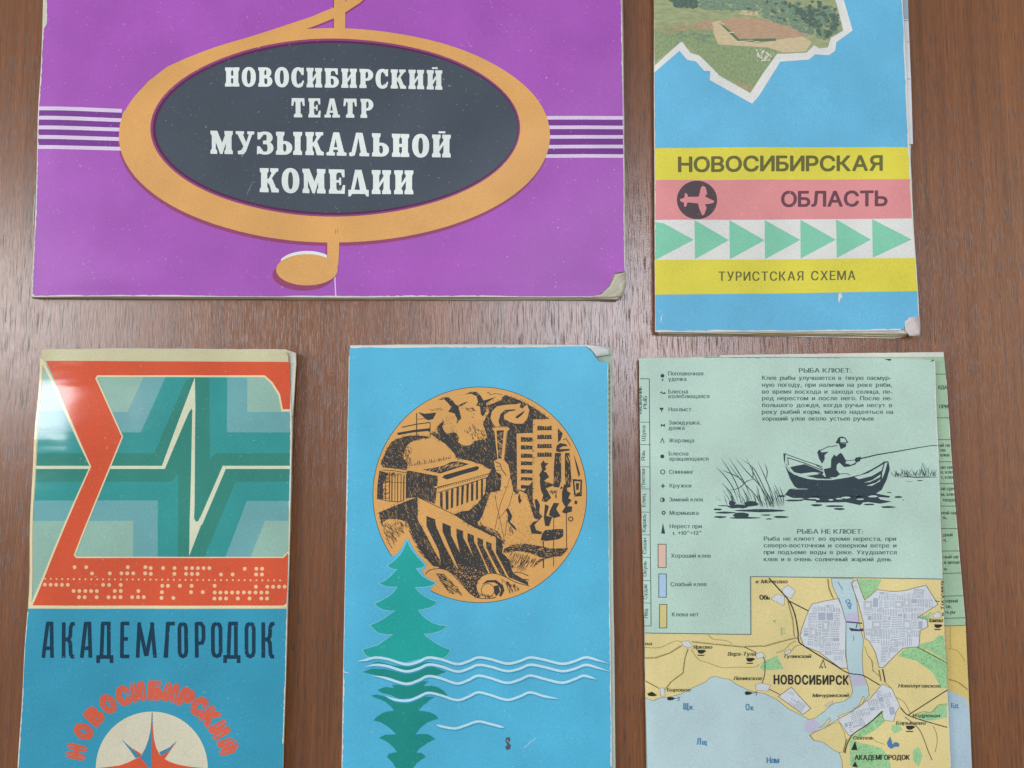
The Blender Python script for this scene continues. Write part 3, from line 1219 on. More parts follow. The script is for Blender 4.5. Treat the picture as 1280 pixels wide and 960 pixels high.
SA = Sheet(0.0046, hA, AB)
G = 'gloss'
RED, CRM, T0, T1, T2, T3, BLA, NAV, PEA = (ink(c, G) for c in ('#dd5c3c', '#ecdcb0', '#3b8c7e', '#3a9c98', '#73aeb0', '#98bfae', '#3a9dba', '#163c52', '#f2c79a'))
STC, GRB = ink('#dcd6bc', G), ink('#4f8aa0', G)
q5 = Z(0, 420, 2.8225)
qa = Z(30, 430, 8)
qb = Z(220, 430, 8)
qc = Z(30, 680, 8)
qd = Z(200, 680, 8)
q6 = Z(0, 700, 3.2)
qs = Z(60, 840, 8)
outA = edge([(54, 437.5), (200, 437.2), (356, 438.5), (360.5, 446), (361.5, 470), (363.5, 492), (364.3, 540), (363, 600), (361, 700), (358.8, 759), (357.5, 830), (354, 930), (352, 1046),
             (18.5, 1046), (22, 960), (33.7, 759), (48, 491), (52, 452)], 9, 0.22)
cover = SA.build('front_cover', A, [
    (ink('#d3cda6', G), 0, [outA]),
    (BLA, 1, [[(33.6, 761), (358.6, 761), (357.3, 830), (353.8, 930), (351.8, 1045), (18.8, 1045), (22.2, 960)]]),
    (WORN, 2, wear([(363.6, 500), (364.2, 540), (361, 700), (358.8, 759), (357, 830), (353.5, 930)], 2.2, 0.6, 4, 1) + wear([(33.7, 765), (28, 860), (22, 960)], 1.4, 0.5, 4, -1)
     + specks([(40, 770), (355, 770), (352, 955), (26, 955)], 40, 0.2, 0.6))], (ink('#d8d0b4', 'paper'), outA), 0.00025)
# teal field behind the sigma
fx = lambda pts: [(min(a, 1021.5 - 0.0 * b) if b < 300 else min(a, 1024 - (b - 300) * 0.011), b) for a, b in pts]
field_ = [(152, 100), (1018, 100), (1023, 300), (1018, 600), (1014, 940), (108, 940)]
wedge = [(150, 95), (325, 460), (108, 945)]
hb = lambda a, b: clip(clip(wedge, lambda p: p[1] - a), lambda p: b - p[1])
TE = [
    (T3, 1, [q5(field_)]),
    (T2, 2, [q5(p) for p in ([(395, 268), (450, 268), (510, 138), (650, 138), (640, 345), (400, 345)], [(795, 138), (872, 138), (872, 268), (1022, 268), (1022, 345), (795, 345)],
                             [(120, 578), (560, 578), (560, 788), (470, 788), (470, 652), (116, 652)], [(865, 580), (1018, 580), (1016, 652), (934, 652), (880, 788), (790, 788)])]
     + [q5(hb(265, 345)), q5(hb(578, 650))]),
    (T1, 3, [q5(p) for p in ([(380, 340), (498, 340), (588, 138), (801, 138), (801, 340), (1023, 340), (1019, 582), (870, 582), (792, 788), (556, 788), (556, 580), (290, 580), (330, 500), (390, 470)],)]
     + [q5(hb(340, 580))]),
    (T0, 4, [q5(p) for p in ([(380, 414), (545, 414), (655, 160), (700, 138), (738, 138), (740, 436), (762, 414), (1022, 414), (1020, 514), (830, 514), (718, 788), (628, 788), (628, 486), (604, 514),
                              (330, 514), (370, 440)],)] + [q5(hb(414, 514))])]
SA.build('teal_field', cover, TE)
# white pulse line
SA.build('pulse_line', cover, [(ink('#dfe3c4', G), 5, [q5(p) for p in (
    [(128, 458), (578, 458), (582, 469), (127, 469)], [(569, 466), (582, 469), (666, 272), (676, 256), (682, 268), (690, 262), (688, 146)],
    [(680, 240), (690, 240), (686, 600), (684, 650), (669, 650), (674, 480)],
    [(669, 640), (683, 640), (690, 655), (700, 653), (705, 640), (716, 650), (668, 776)], [(700, 655), (712, 668), (797, 469), (786, 459)], [(784, 458), (1023, 458), (1023, 469), (790, 469)])])])
# sigma
sig = [(163, 88), (1022, 92), (1024, 180), (1022, 258), (998, 258), (988, 205), (962, 163), (935, 139), (345, 139), (337, 150), (430, 355), (262, 772), (270, 783), (1000, 783), (1016, 765), (1013, 905),
       (1009, 945), (1000, 951), (112, 951), (325, 460)]
SA.build('sigma_emblem', cover, [
    (CRM, 6, sum([[[(x, y) for x, y in q] for q in stroke(q5(p), wd_)] for p, wd_ in (
        ([(1022, 262), (997, 262), (986, 206), (961, 165), (935, 141), (600, 140), (345, 140), (338, 151), (430, 355), (262, 772), (270, 783), (600, 784), (1000, 784), (1019, 764)], 3.6),
        ([(146, 78), (325, 460), (106, 956)], 3.4), ([(147, 84), (130, 330), (103, 955)], 3.2), ([(102, 957), (500, 956), (985, 955), (1012, 950)], 3.8))], [])),
    (RED, 7, [q5(sig)])])
dots = []
R1 = [(qc, 231, (510, 627, 1040, 1215)), (qd, 240, (-92, 33, 148, 265, 325, 383, 440, 497)), (qd, 247, (848, 965, 1022))]
R2 = [(qc, 293, (685, 862, 977, 1035, 1095, 1213)), (qd, 298, (-90, 147, 265, 323, 380)), (qd, 304, (613, 728, 962, 1020))]
R4 = [(qc, 408, (203, 262, 320, 380, 440, 795, 855, 970)), (qd, 417, (25, 83, 203, 320, 550)), (qd, 427, (960, 1075, 1132, 1190, 1246))]
R5 = [(qc, 469, (498, 557, 617, 675, 732, 910, 970, 1145)), (qd, 480, (22, 315, 432)), (qd, 484, (550, 607, 665, 723, 780, 840, 898, 957, 1015, 1073))]
R6 = [(qc, 531, (553, 610, 730, 848, 908, 967, 1083, 1142, 1200)), (qd, 538, (18, 138)), (qd, 544, (547, 605, 663, 780, 897, 1015, 1073))]
for rw in R1 + R2 + R4 + R5 + R6:
    for x in rw[2]:
        (a, b), = rw[0]([(x, rw[1])])
        dots.append(ell(a, b, 2.45, 2.45, 10))
for i in range(41):
    dots.append(ell(55.8 + 7.36 * i, 723.6 + 0.045 * i, 1.25, 1.25, 8))
SA.build('punched_dots', cover, [(PEA, 8, dots)])
# АКАДЕМГОРОДОК in tall narrow letters
TALL = {
    'А': [[(0.08, 0), (0.42, 0.97)], [(0.82, 0), (0.74, 1.0)], [(0.25, 0.27), (0.8, 0.27)], [(0.3, 0.965), (0.9, 0.965)]],
    'К': [[(0.16, 0), (0.16, 1)], [(1.0, 0.965), (0.78, 0.95), (0.68, 0.85), (0.66, 0.62), (0.55, 0.53), (0.2, 0.51)], [(0.5, 0.52), (0.66, 0.42), (0.7, 0.1), (0.8, 0.03), (0.98, 0.03)]],
    'Д': [[(0.3, 0.06), (0.38, 0.97)], [(0.74, 0.06), (0.74, 1)], [(0.3, 0.965), (0.86, 0.965)], [(0, 0.02), (1, 0.02)], [(0.1, 0.05), (0.1, -0.15)], [(0.9, 0.05), (0.9, -0.15)]],
    'Е': [[(0.2, 0), (0.26, 1)], [(0.2, 0.965), (1, 0.965)], [(0.2, 0.53), (0.85, 0.53)], [(0.1, 0.035), (1, 0.035)]],
    'М': [[(0.1, 0), (0.18, 1)], [(0.16, 0.97), (0.48, 0.05)], [(0.5, 0.05), (0.78, 0.97)], [(0.74, 1), (0.88, 0)]],
    'Г': [[(0.12, 0), (0.4, 0.97)], [(0.36, 1), (0.2, 0)], [(0.3, 0.965), (1, 0.965)]],
    'О': [[(0.5, 0.965), (0.26, 0.93), (0.16, 0.83), (0.16, 0.17), (0.26, 0.07), (0.5, 0.035), (0.74, 0.07), (0.84, 0.17), (0.84, 0.83), (0.74, 0.93), (0.5, 0.965)]],
    'Р': [[(0.18, 0), (0.18, 1)], [(0.2, 0.965), (0.6, 0.965), (0.82, 0.87), (0.84, 0.55), (0.7, 0.42), (0.2, 0.4)]],
}
aw = []
for ch, a, b in zip('АКАДЕМГОРОДОК', (170, 247, 324, 386, 479, 541, 656, 712, 779, 844, 893, 979, 1045), (218, 300, 370, 452, 517, 631, 700, 751, 821, 889, 961, 1022, 1098)):
    for s in TALL[ch]:
        aw += stroke(q6([(a + (b - a) * u, 391 - 142 * v) for u, v in s]), 4.7)
SA.build('town_lettering', cover, [(NAV, 3, aw)])
arc = []
CX, CY = 190.0, 960.0
for ch, ang in zip('НОВОСИБИРСКИЙ', (-78, -62, -48, -34.5, -21.5, -10.2, 2.5, 14, 26, 37.5, 48.5, 60.5, 74)):
    t = math.radians(ang)
    arc += rot_text(ch, CX + 97 * math.sin(t), CY - 97 * math.cos(t), {'И': 12.5, 'Н': 13}.get(ch, 13.5), 20 if ch != 'Й' else 15.5, ang, bold=3.0)
SA.build('curved_lettering', cover, [(ink('#dc6449', G), 3, arc)])
LX = lambda pts: [(CX + a, CY + b) for a, b in pts]
nb = LX([(0.5, -70), (-1, -50), (-4, -36), (-8, -25), (-12.5, -17), (-14, -13), (-4, -1), (0, 0)])
nr = LX([(0.5, -70), (1.5, -50), (2.5, -38), (5, -27), (8.5, -19), (11, -16), (12, 0), (0, 0)])
SA.build('compass_star', cover, [
    (STC, 3, [ell(CX, CY, 70.2, 70.6, 72)]),
    (RED, 4, [LX([(-68, 0), (-55, -1.5), (-40, -3.5), (-30, -7), (-20, -12), (-15, -14), (0, 0), (-5, 14), (-20, 12), (-40, 3)]),
              LX([(68, 0), (50, -1.5), (34, -4), (22, -8), (15, -12), (10, -17), (0, 0), (5, 14), (20, 12), (40, 3)])] + [nr]
     + [LX([(-37.5, -36), (-26, -26), (-13, -18), (-14, -12)]), LX([(31.8, -34.6), (22, -20), (15, -10), (8, -13)])] + [LX([(0, 0), (-12, 17), (0, 70), (12, 17)])]),
    (ink('#3f8fae', G), 5, [nb, LX([(-37.5, -36), (-27, -22.5), (-20, -12.5), (-14, -14.5), (-21, -21)]), LX([(31.8, -34.6), (22, -26), (9, -19.8), (11.5, -16), (20, -20)])]),
    (GRB, 6, stroke(LX([(0.4, -70), (0.2, -58), (-0.8, -46)]), [0.9, 1.6, 1.4]))])
# pages
sh = []
for k in range(7):
    za = 0.00012 + k * 0.00044
    g = k / 6
    sh.append((edge([(55 - g, 436.5 + 0.6 * g), (130, 435.6), (357, 436.8), (369.5 - 1.5 * (1 - g), 441), (370 - 1.2 * g, 452), (368.6, 480), (367 - g, 510), (365.3, 560), (364.5 - g, 620), (360.5, 740), (358, 830),
                     (353.5, 960), (351, 1045), (20, 1045), (36, 755), (51, 490)], 18, 0.45), za, za + 0.00036, k % 2))
slabs('page_block', A, AB, sh, [ink('#d8d2bb', 'paper'), ink('#c9c19e', 'paper')])
loft('worn_page_edge', A, AB, corner_rows([(361.5, 442), (362.5, 455), (363, 475), (364.5, 495), (365, 520)], [(370.3, 441), (370.6, 455), (369, 478), (367.6, 500), (366, 520)], 0.0040, 0.0041), ink('#dcd8c8', 'paper'))

# ================================================================== light blue booklet with the engraved roundel
M, MB_ = thing('souvenir_booklet', 600, 700, 'light blue booklet with an orange engraved city roundel and a green fir tree', 'booklet')


def hM(x, y):
    h = 0.00036 * math.sin(x * 0.017 + 2) * math.cos(y * 0.013) + 0.00012 * math.sin(x * 0.037 + y * 0.029)
    left = 437 - 0.018 * (y - 434)
    h -= 0.0003 * (1 - sm(left - 2, left + 22, x)) ** 2
    h += 0.0005 * sm(690, 765, x) * (1 - sm(440, 520, y))
    return h


SM = Sheet(0.0026, hM, MB_)
SKY, ORG, INK, GRN, WAV = (ink(c, 'satin' if c == '#53b9dc' else 'matte') for c in ('#53b9dc', '#e0a860', '#3c3b39', '#1fa9a1', '#c4e8f2'))
TEA = ink('#188f86')
e1, e2, e3, e4, e5 = Z(460, 480, 8), Z(600, 480, 8), Z(460, 590, 8), Z(600, 590, 8), Z(500, 650, 8)
f6, f7, f8, fw = Z(440, 660, 8), Z(440, 780, 8), Z(440, 850, 8), Z(410, 660, 3.2)
outM = edge([(437.5, 433), (520, 432), (731, 432.6), (740, 440), (744.5, 447.5), (748, 451.5), (752, 453.3), (759.4, 452.5), (760.5, 560), (761.6, 700), (763.2, 860), (765, 1015), (425, 1015), (427, 960), (430.5, 760), (436.2, 445)], 10, 0.2)
cover = SM.build('front_cover', M, [
    (SKY, 0, [outM]),
    (WORN, 1, wear([(437.5, 433), (520, 432), (731, 432.6)], 2.4, 0.95, 4, 1) + wear([(436.2, 445), (430.5, 760), (427, 960)], 1.6, 0.5, 3, -1) + wear([(759.6, 455), (761.6, 700), (763.4, 860), (764.4, 958)], 1.4, 0.5, 4, 1)
     + specks(outM, 90, 0.2, 0.6) + stroke([(428, 838), (431, 840.5), (437, 841.5)], 1.2, 0.3) + stroke([(655, 935), (662, 928), (670, 922)], 0.5)),
    (ink('#55595f'), 2, [fw([(712, 838), (726, 836), (730, 848), (722, 858), (732, 868), (728, 884), (715, 888), (709, 876), (717, 866), (709, 852)])]),
    (ink('#7ba9ae'), 3, [fw([(716, 845), (722, 848), (719, 856), (714, 852)])])], (ink('#c3d6d6', 'paper'), outM), 0.00022)
# roundel, cut away round the fir
disc = ell(599.7, 618.4, 133.6, 134.8, 90)
CUTOUT = f6([(395, 285), (440, 265), (500, 200), (535, 120), (570, 110), (590, 160), (640, 245), (690, 300), (745, 365), (735, 405), (700, 415), (705, 445), (745, 490), (835, 548), (815, 580),
             (785, 600), (790, 628), (860, 668), (900, 690), (700, 900), (200, 800), (200, 300)])
tree_up = f6([(553, 128), (572, 175), (600, 222), (660, 295), (728, 367), (705, 393), (640, 400), (668, 440), (710, 485), (770, 520), (835, 547), (795, 573), (720, 587), (630, 590), (665, 635), (720, 680), (780, 712),
              (850, 737), (830, 765), (780, 793), (720, 812), (660, 816), (690, 860), (740, 905), (800, 945), (870, 970), (945, 976), (920, 1005), (870, 1032), (790, 1052), (715, 1057), (750, 1090), (830, 1145),
              (910, 1190), (985, 1217), (960, 1262), (915, 1298), (760, 1290), (530, 1345), (360, 1310), (240, 1280), (180, 1292), (130, 1262), (110, 1215), (180, 1195), (260, 1170), (340, 1115), (412, 1060), (340, 1062), (270, 1046),
              (220, 1012), (187, 970), (270, 935), (350, 885), (438, 822), (380, 824), (310, 812), (260, 785), (230, 752), (300, 722), (370, 682), (420, 640), (458, 585), (400, 585), (340, 580), (275, 552), (330, 525),
              (390, 480), (425, 440), (458, 408), (420, 408), (385, 395), (358, 377), (420, 330), (480, 272), (520, 210)])
SM.build('fir_tree', cover, [
    (ink('#7cc8e0'), 7, sum([stroke(tree_up, 2.2, 0, True)], [])),
    (GRN, 8, [tree_up]),
    (TEA, 8, [f7([(190, 392), (260, 375), (400, 412), (520, 424), (640, 402), (760, 378), (925, 410), (700, 415), (540, 470), (400, 440), (300, 400)]),
              f7([(110, 480), (200, 445), (330, 450), (500, 492), (640, 462), (780, 420), (940, 475), (850, 510), (720, 525), (540, 600), (360, 545), (200, 503)]),
              f7([(255, 662), (300, 640), (340, 630), (420, 640), (400, 608), (510, 612), (640, 585), (765, 568), (735, 595), (718, 612), (725, 625), (780, 615), (850, 628), (915, 668), (955, 722), (830, 690),
                  (700, 690), (600, 740), (480, 750), (380, 708), (300, 690)]),
              f8([(190, 155), (240, 148), (300, 158), (370, 180), (480, 208), (560, 208), (690, 165), (825, 168), (780, 195), (740, 230), (700, 260), (658, 306), (720, 312), (780, 325), (830, 350), (862, 386),
                  (800, 405), (740, 430), (680, 480), (628, 548), (690, 540), (760, 545), (800, 570), (828, 595), (800, 605), (740, 640), (680, 680), (635, 728), (690, 732), (735, 770), (680, 805), (640, 840), (605, 885),
                  (590, 1000), (600, 1200), (460, 1200), (455, 1000), (440, 885), (410, 830), (350, 770), (372, 735), (450, 722), (420, 680), (380, 640), (330, 605), (268, 580), (330, 548), (440, 545), (400, 500), (350, 460), (280, 420),
                  (214, 404), (255, 365), (300, 332), (360, 315), (420, 308), (390, 265), (340, 222), (285, 195), (235, 178)])])])
waves = []
for pts, wd_ in (([(120, 533), (150, 527), (190, 518), (240, 524), (310, 545), (360, 535), (400, 518), (450, 524), (515, 543), (560, 533), (600, 517), (650, 524), (715, 542), (765, 533), (808, 518), (865, 527), (935, 543), (985, 533), (1030, 517), (1075, 527), (1122, 542)], 3.1),
                 ([(148, 556), (190, 547), (240, 553), (310, 573), (360, 563), (400, 546), (450, 552), (515, 573), (560, 563), (600, 547), (650, 554), (715, 572), (765, 563), (808, 547), (865, 556), (935, 572), (985, 563), (1030, 547), (1075, 557), (1125, 573)], 3.1),
                 ([(178, 590), (230, 600), (310, 623), (360, 610), (400, 592), (450, 600), (515, 621), (560, 608), (600, 590), (650, 600), (715, 619), (765, 607), (808, 590), (865, 603), (935, 618), (985, 604), (1020, 590), (1050, 596), (1075, 605)], 3.1),
                 ([(230, 672), (270, 687), (320, 690), (360, 676), (400, 659), (450, 668), (515, 688), (560, 675), (600, 657), (650, 668), (715, 687), (765, 674), (808, 657), (865, 672), (922, 682)], 3.0),
                 ([(433, 788), (470, 797), (510, 802), (550, 790), (600, 774), (650, 784), (705, 798)], 3.0)):
    waves += stroke(smooth(fw(pts), 5), wd_, 0.06)
SM.build('water_waves', cover, [(ink('#3d9fc4'), 9, off(waves, 0.6, 1.6)), (WAV, 10, waves)])

# --- the engraving
BD = (e1([(625, 497), (660, 474), (700, 505), (690, 440), (715, 395), (765, 368), (752, 400), (742, 430), (760, 470), (790, 500), (850, 482), (885, 492), (905, 540), (900, 590), (940, 620), (985, 626), (1040, 606),
          (1068, 568), (1120, 560), (1165, 558), (1192, 525), (1178, 480), (1150, 400), (1175, 340), (1215, 275), (1192, 220), (1200, 200), (1250, 172)])
      + e2([(150, 172), (215, 165), (230, 130), (250, 110), (310, 130), (400, 165), (480, 205), (560, 250), (620, 295), (695, 348), (530, 355), (528, 490), (526, 960)])
      + e4([(528, 300), (545, 350), (570, 400), (625, 440), (595, 480), (545, 465), (520, 390), (495, 320), (470, 225), (440, 205), (400, 188), (372, 222), (335, 195), (322, 130), (200, 160), (205, 185), (100, 208), (30, 420), (0, 480)])
      + e3([(1095, 500), (1110, 545), (1200, 590), (1290, 650), (1240, 640), (1000, 520), (860, 425), (930, 395), (1010, 385), (1100, 310), (1170, 215), (1190, 60)])
      + e1([(1235, 855), (1190, 840), (1140, 805), (1000, 765), (890, 742), (850, 680), (780, 605), (700, 552)]))
hall_l = e1([(235, 577), (300, 545), (400, 517), (480, 514), (560, 520), (610, 530), (605, 542), (545, 545), (480, 560), (420, 585), (385, 620), (365, 670), (350, 740), (390, 800), (390, 850), (150, 825), (125, 800), (150, 740), (190, 650)])
wall = e1([(380, 868), (420, 868), (700, 920)]) + e3([(700, 50), (692, 140), (645, 150), (690, 160), (672, 320), (500, 252), (388, 262), (385, 20)])
colon = e3([(115, -15), (160, 0), (205, 10), (150, 120), (152, 272), (90, 262), (95, 120)])
face = e3([(106, 405), (300, 325), (495, 248), (500, 480), (560, 610), (660, 800), (760, 960), (640, 920), (560, 800), (470, 640), (420, 560), (390, 500), (300, 470), (200, 470), (150, 500), (140, 540)])
S = [e5(p) for p in (
    [(175, 10), (215, 60), (280, 180), (340, 300), (400, 400), (440, 490), (330, 450), (250, 370), (170, 240), (120, 120), (110, 20)],
    [(265, -42), (352, -8), (360, 55), (440, 240), (540, 430), (640, 600), (700, 730), (640, 655), (560, 560), (480, 500), (390, 478), (410, 420), (385, 300), (265, 60)],
    [(425, 25), (508, 62), (510, 150), (600, 330), (690, 500), (760, 640), (770, 720), (720, 740), (640, 620), (560, 430), (425, 110)],
    [(565, 85), (632, 110), (632, 175), (720, 340), (820, 540), (770, 600), (750, 700), (690, 540), (600, 330), (565, 160)],
    [(675, 130), (738, 155), (740, 210), (830, 400), (880, 530), (820, 560), (760, 440), (675, 200)],
    [(775, 175), (830, 195), (830, 255), (970, 535), (900, 530), (850, 420), (775, 240)],
    [(860, 212), (915, 235), (915, 280), (1070, 575), (1000, 540), (930, 410), (862, 275)],
    [(960, 170), (1000, 190), (1030, 265), (1020, 330), (1100, 440), (1130, 530), (1280, 620), (1285, 655), (1090, 575), (960, 330)])]
base5 = e5([(430, 470), (520, 440), (600, 500), (700, 560), (780, 545), (880, 520), (830, 555), (775, 610), (760, 690), (800, 760), (780, 778), (740, 765), (690, 720), (640, 655), (560, 560), (490, 505)])
gaps = [e3(p) for p in ([(720, 205), (745, 200), (748, 372), (722, 340)], [(775, 190), (805, 182), (805, 375), (780, 378)], [(830, 175), (855, 165), (850, 355), (828, 362)], [(885, 155), (910, 150), (905, 335), (885, 345)],
                        [(935, 140), (960, 130), (950, 320), (930, 330)], [(985, 125), (1008, 115), (1003, 300), (983, 310)], [(1030, 105), (1055, 98), (1052, 285), (1030, 290)], [(1080, 90), (1100, 80), (1100, 270), (1080, 280)],
                        [(1130, 75), (1150, 70), (1148, 255), (1128, 262)], [(1178, 62), (1197, 52), (1195, 180), (1178, 215)])]
river = e4([(240, 768), (330, 727), (450, 718), (600, 742), (720, 768), (885, 762), (820, 840), (740, 850), (640, 872), (528, 955), (560, 900), (620, 862), (500, 810), (380, 790), (230, 812)])
darks = [BD, hall_l, wall, face, base5, river, colon] + S
d1 = list(darks)
d1 += stroke(disc, 0.7, 0, True)
ST_ = lambda f, pts, wd_: stroke(f(pts), wd_)
lines = []
lines += ST_(e1, [(485, 290), (486, 560)], 1.1) + [e1([(500, 280), (560, 297), (620, 292), (682, 284), (665, 320), (650, 350), (600, 362), (560, 335)])]
lines += ST_(e1, [(495, 352), (560, 345), (610, 358)], 0.6) + ST_(e1, [(340, 432), (480, 402), (618, 384)], 1.2) + [e1([(290, 488), (450, 460), (622, 440), (620, 478), (590, 470), (450, 484), (300, 512)])] + ST_(e1, [(620, 385), (620, 535)], 0.9)
birds = [e1([(700, 160), (755, 132), (805, 132), (845, 165), (870, 200), (897, 217), (950, 188), (1002, 174), (960, 204), (905, 232), (920, 290), (932, 340), (885, 398), (890, 345), (862, 292), (800, 276), (828, 240), (820, 215), (795, 185), (760, 152)]),
         e1([(968, 102), (1030, 76), (1085, 78), (1125, 115), (1155, 165), (1215, 148), (1282, 128), (1180, 192), (1196, 245), (1150, 325), (1128, 300), (1120, 225), (1080, 215), (1100, 180), (1085, 120), (1030, 96)])]
lines += birds
lines += ST_(e1, [(900, 590), (960, 622), (1020, 616), (1060, 590), (1070, 565)], 0.9)
lines += hatch(e1([(960, 470), (1050, 400), (1100, 450), (1190, 480), (1160, 560), (1050, 555)]), 70, 60, 3.5, 0.55) + hatch(e1([(940, 640), (1010, 640), (1190, 580), (1200, 760), (1000, 720)]), 80, 80, 4, 0.6)
lines += hatch(e1([(620, 250), (760, 235), (740, 265), (640, 265)]), 12, 10, 4, 0.5) + hatch(e1([(930, 230), (1070, 240), (1050, 340), (1020, 290)]), 22, 20, 4, 0.6)
lines += ST_(e2, [(65, 90), (90, 82), (100, 110), (150, 95), (220, 105)], 0.6)
for i in range(26):
    x = 395 + i * 17
    y = 815 - 75 * (i / 25) ** 1.4
    lines += ST_(e1, [(x, y - R.uniform(5, 35)), (x + R.uniform(-6, 6), y + 8)], R.uniform(0.4, 0.9))
lines += hatch(e1([(370, 640), (420, 590), (440, 700), (420, 800), (360, 790)]), 70, 70, 3, 0.5)
lines += [e1([(545, 855), (660, 838), (760, 815), (830, 780), (890, 772), (1012, 800), (860, 850), (722, 895)])]
lines += [e1([(740, 935), (765, 910), (900, 872), (1090, 820), (1112, 835), (1095, 862), (940, 905), (790, 955)])]
lines += ST_(e3, [(692, 152), (900, 100), (1232, 10)], 0.7) + ST_(e3, [(695, 206), (960, 130), (1238, 38)], 0.8) + ST_(e3, [(690, 160), (1000, 72), (1220, 12)], 0.5)
for i in range(22):
    lines += ST_(e3, [(705 + i * 22, 170 - i * 5.8), (712 + i * 22, 158 - i * 5.8)], 0.8)
lines += gaps
for x, a, b in ((215, 20, 285), (240, 20, 290), (270, 25, 292), (297, 30, 297), (330, 40, 296), (358, 45, 285), (385, 20, 270), (175, 20, 275)):
    lines += ST_(e3, [(x, a), (x - 2, b)], R.uniform(0.7, 1.5))
lines += ST_(e3, [(90, 265), (200, 290), (300, 300), (345, 288)], 0.9) + ST_(e3, [(150, 95), (380, 110)], 0.6) + ST_(e1, [(145, 828), (260, 840), (385, 858)], 1.0) + ST_(e1, [(140, 860), (260, 868), (385, 888)], 0.8)
lines += hatch(e3([(150, 20), (215, 30), (205, 270), (150, 265)]), 50, -20, 4, 0.6) + hatch(e3([(200, 0), (380, 20), (380, 50), (200, 40)]), 40, 80, 3, 0.6)
lines += ST_(e3, [(500, 252), (850, 420), (1000, 500), (1290, 645)], 0.8)
lines += hatch(e3([(140, 520), (390, 500), (400, 570), (300, 640), (240, 775), (180, 660)]), 110, 55, 6, 0.6, 0.1) + hatch(e3([(410, 540), (470, 620), (600, 830), (660, 930), (520, 780), (430, 640)]), 90, 50, 7, 0.6, 0.1)
lines += [e2([(166, 466), (238, 462), (214, 748), (182, 745)])] + ST_(e2, [(118, 445), (160, 430), (280, 430), (298, 442)], 0.7) + ST_(e2, [(140, 470), (172, 755)], 0.7) + ST_(e2, [(272, 470), (243, 750)], 0.7)
for y0, y1 in ((530, 578), (612, 655), (695, 738), (772, 812), (852, 895), (930, 965), (1010, 1046)):
    lines.append(e2([(410, y0), (524, y0 + 6), (524, y1), (408, y1)]))
for y0, y1 in ((420, 462), (508, 550), (600, 640), (685, 727)):
    lines += [e2([(574 + i * 24, y0 + R.uniform(-3, 6)), (594 + i * 24 + R.uniform(-2, 3), y0 + R.uniform(-3, 6)), (594 + i * 24, y1), (574 + i * 24, y1)]) for i in range(6)] + ST_(e2, [(572, y1 - 3), (720, y1 - 5)], 1.2)
lines += [e2([(760, 672), (765, 620), (800, 590), (860, 602), (872, 622), (830, 622), (792, 642), (802, 652), (896, 648), (896, 664), (785, 682)]), e2([(778, 443), (826, 495), (805, 560), (780, 585)])] + ST_(e2, [(830, 560), (860, 545), (905, 620)], 0.7)
lines += [e2([(750, 690), (810, 690), (812, 960), (790, 1035), (735, 1030), (738, 850)]), e2([(850, 690), (895, 690), (914, 960), (905, 1030), (862, 1040), (848, 900)]), e2([(812, 1020), (830, 1040), (800, 1055)])]
lines += [e2([(935, 700), (968, 790), (1000, 900), (988, 935), (962, 830)])] + ring(e4([(925, 70), (1020, 76), (1016, 242), (942, 246)]), e4([(942, 92), (1004, 96), (1000, 200), (955, 215)])) + [e4([(958, 110), (990, 112), (985, 180), (962, 178)])] + [e4([(945, 286), (972, 288), (970, 322), (945, 320)])]
(cx_, cy_), = e4([(907, 470)])
lines += ring(ell(cx_, cy_, 3.3, 3.3, 12), ell(cx_, cy_, 2.0, 2.0, 12)) + hatch(e4([(690, 780 - 590), (770, 190), (765, 260), (740, 260)]), 16, 70, 4, 0.9)
lines += [e2([(635, 762), (650, 790), (682, 790), (652, 830), (662, 852), (640, 872), (662, 900), (692, 932), (640, 965), (608, 965), (592, 905), (620, 860), (608, 800)]),
          e4([(610, 0), (660, 0), (690, 48), (640, 90), (752, 130), (660, 162), (712, 258), (662, 302), (618, 290), (632, 232), (608, 180), (598, 100)]),
          e4([(650, 322), (690, 342), (662, 438), (722, 450), (690, 542), (652, 540), (638, 460)]), e4([(700, 382), (738, 308), (792, 312), (762, 370), (806, 442), (740, 462), (688, 430)]),
          e4([(820, 202), (842, 120), (866, 130), (872, 190), (906, 212), (882, 260), (916, 282), (872, 340), (922, 346), (916, 396), (850, 416), (818, 400), (852, 350), (820, 292)]),
          e4([(650, 582), (740, 572), (832, 570), (832, 642), (790, 672), (740, 680), (660, 690), (608, 682), (620, 620)]), e4([(498, 540), (530, 500), (592, 480), (545, 528), (560, 580), (620, 600), (612, 622), (515, 616)]),
          e4([(545, 280), (570, 270), (600, 330), (590, 420), (560, 380)])]
lines += ST_(e4, [(632, 690), (634, 960)], 1.4) + ST_(e4, [(737, 450), (735, 945)], 0.8) + ST_(e4, [(864, 410), (866, 770)], 0.9) + ST_(e4, [(800, 770), (866, 765)], 0.6)
lines += ST_(e4, [(300, 60), (250, 200), (200, 330), (170, 470), (150, 570)], 0.5) + ST_(e4, [(330, 200), (290, 340), (220, 430), (180, 470)], 0.5) + ST_(e4, [(150, 225), (165, 330), (200, 480), (240, 660)], 0.5) + ST_(e4, [(250, 640), (262, 540), (270, 480)], 0.6)
lines += [e4([(258, 372), (285, 365), (322, 440), (300, 500), (345, 540), (375, 590), (330, 560), (275, 495), (280, 430)]), e4([(380, 250), (400, 215), (405, 270), (420, 280), (398, 318), (385, 300)])] + hatch(e4([(290, 540), (350, 560), (330, 640), (290, 600)]), 14, 70, 5, 0.5)
lines += ST_(e2, [(150, 775), (200, 800), (215, 850), (262, 915)], 1.0) + ST_(e2, [(160, 820), (200, 830)], 0.6) + ST_(e2, [(155, 860), (205, 865)], 0.6)
lines += ST_(e2, [(360, 330), (400, 300), (445, 272)], 1.0) + [e2([(350, 340), (400, 300), (445, 275), (420, 310), (375, 345)])]
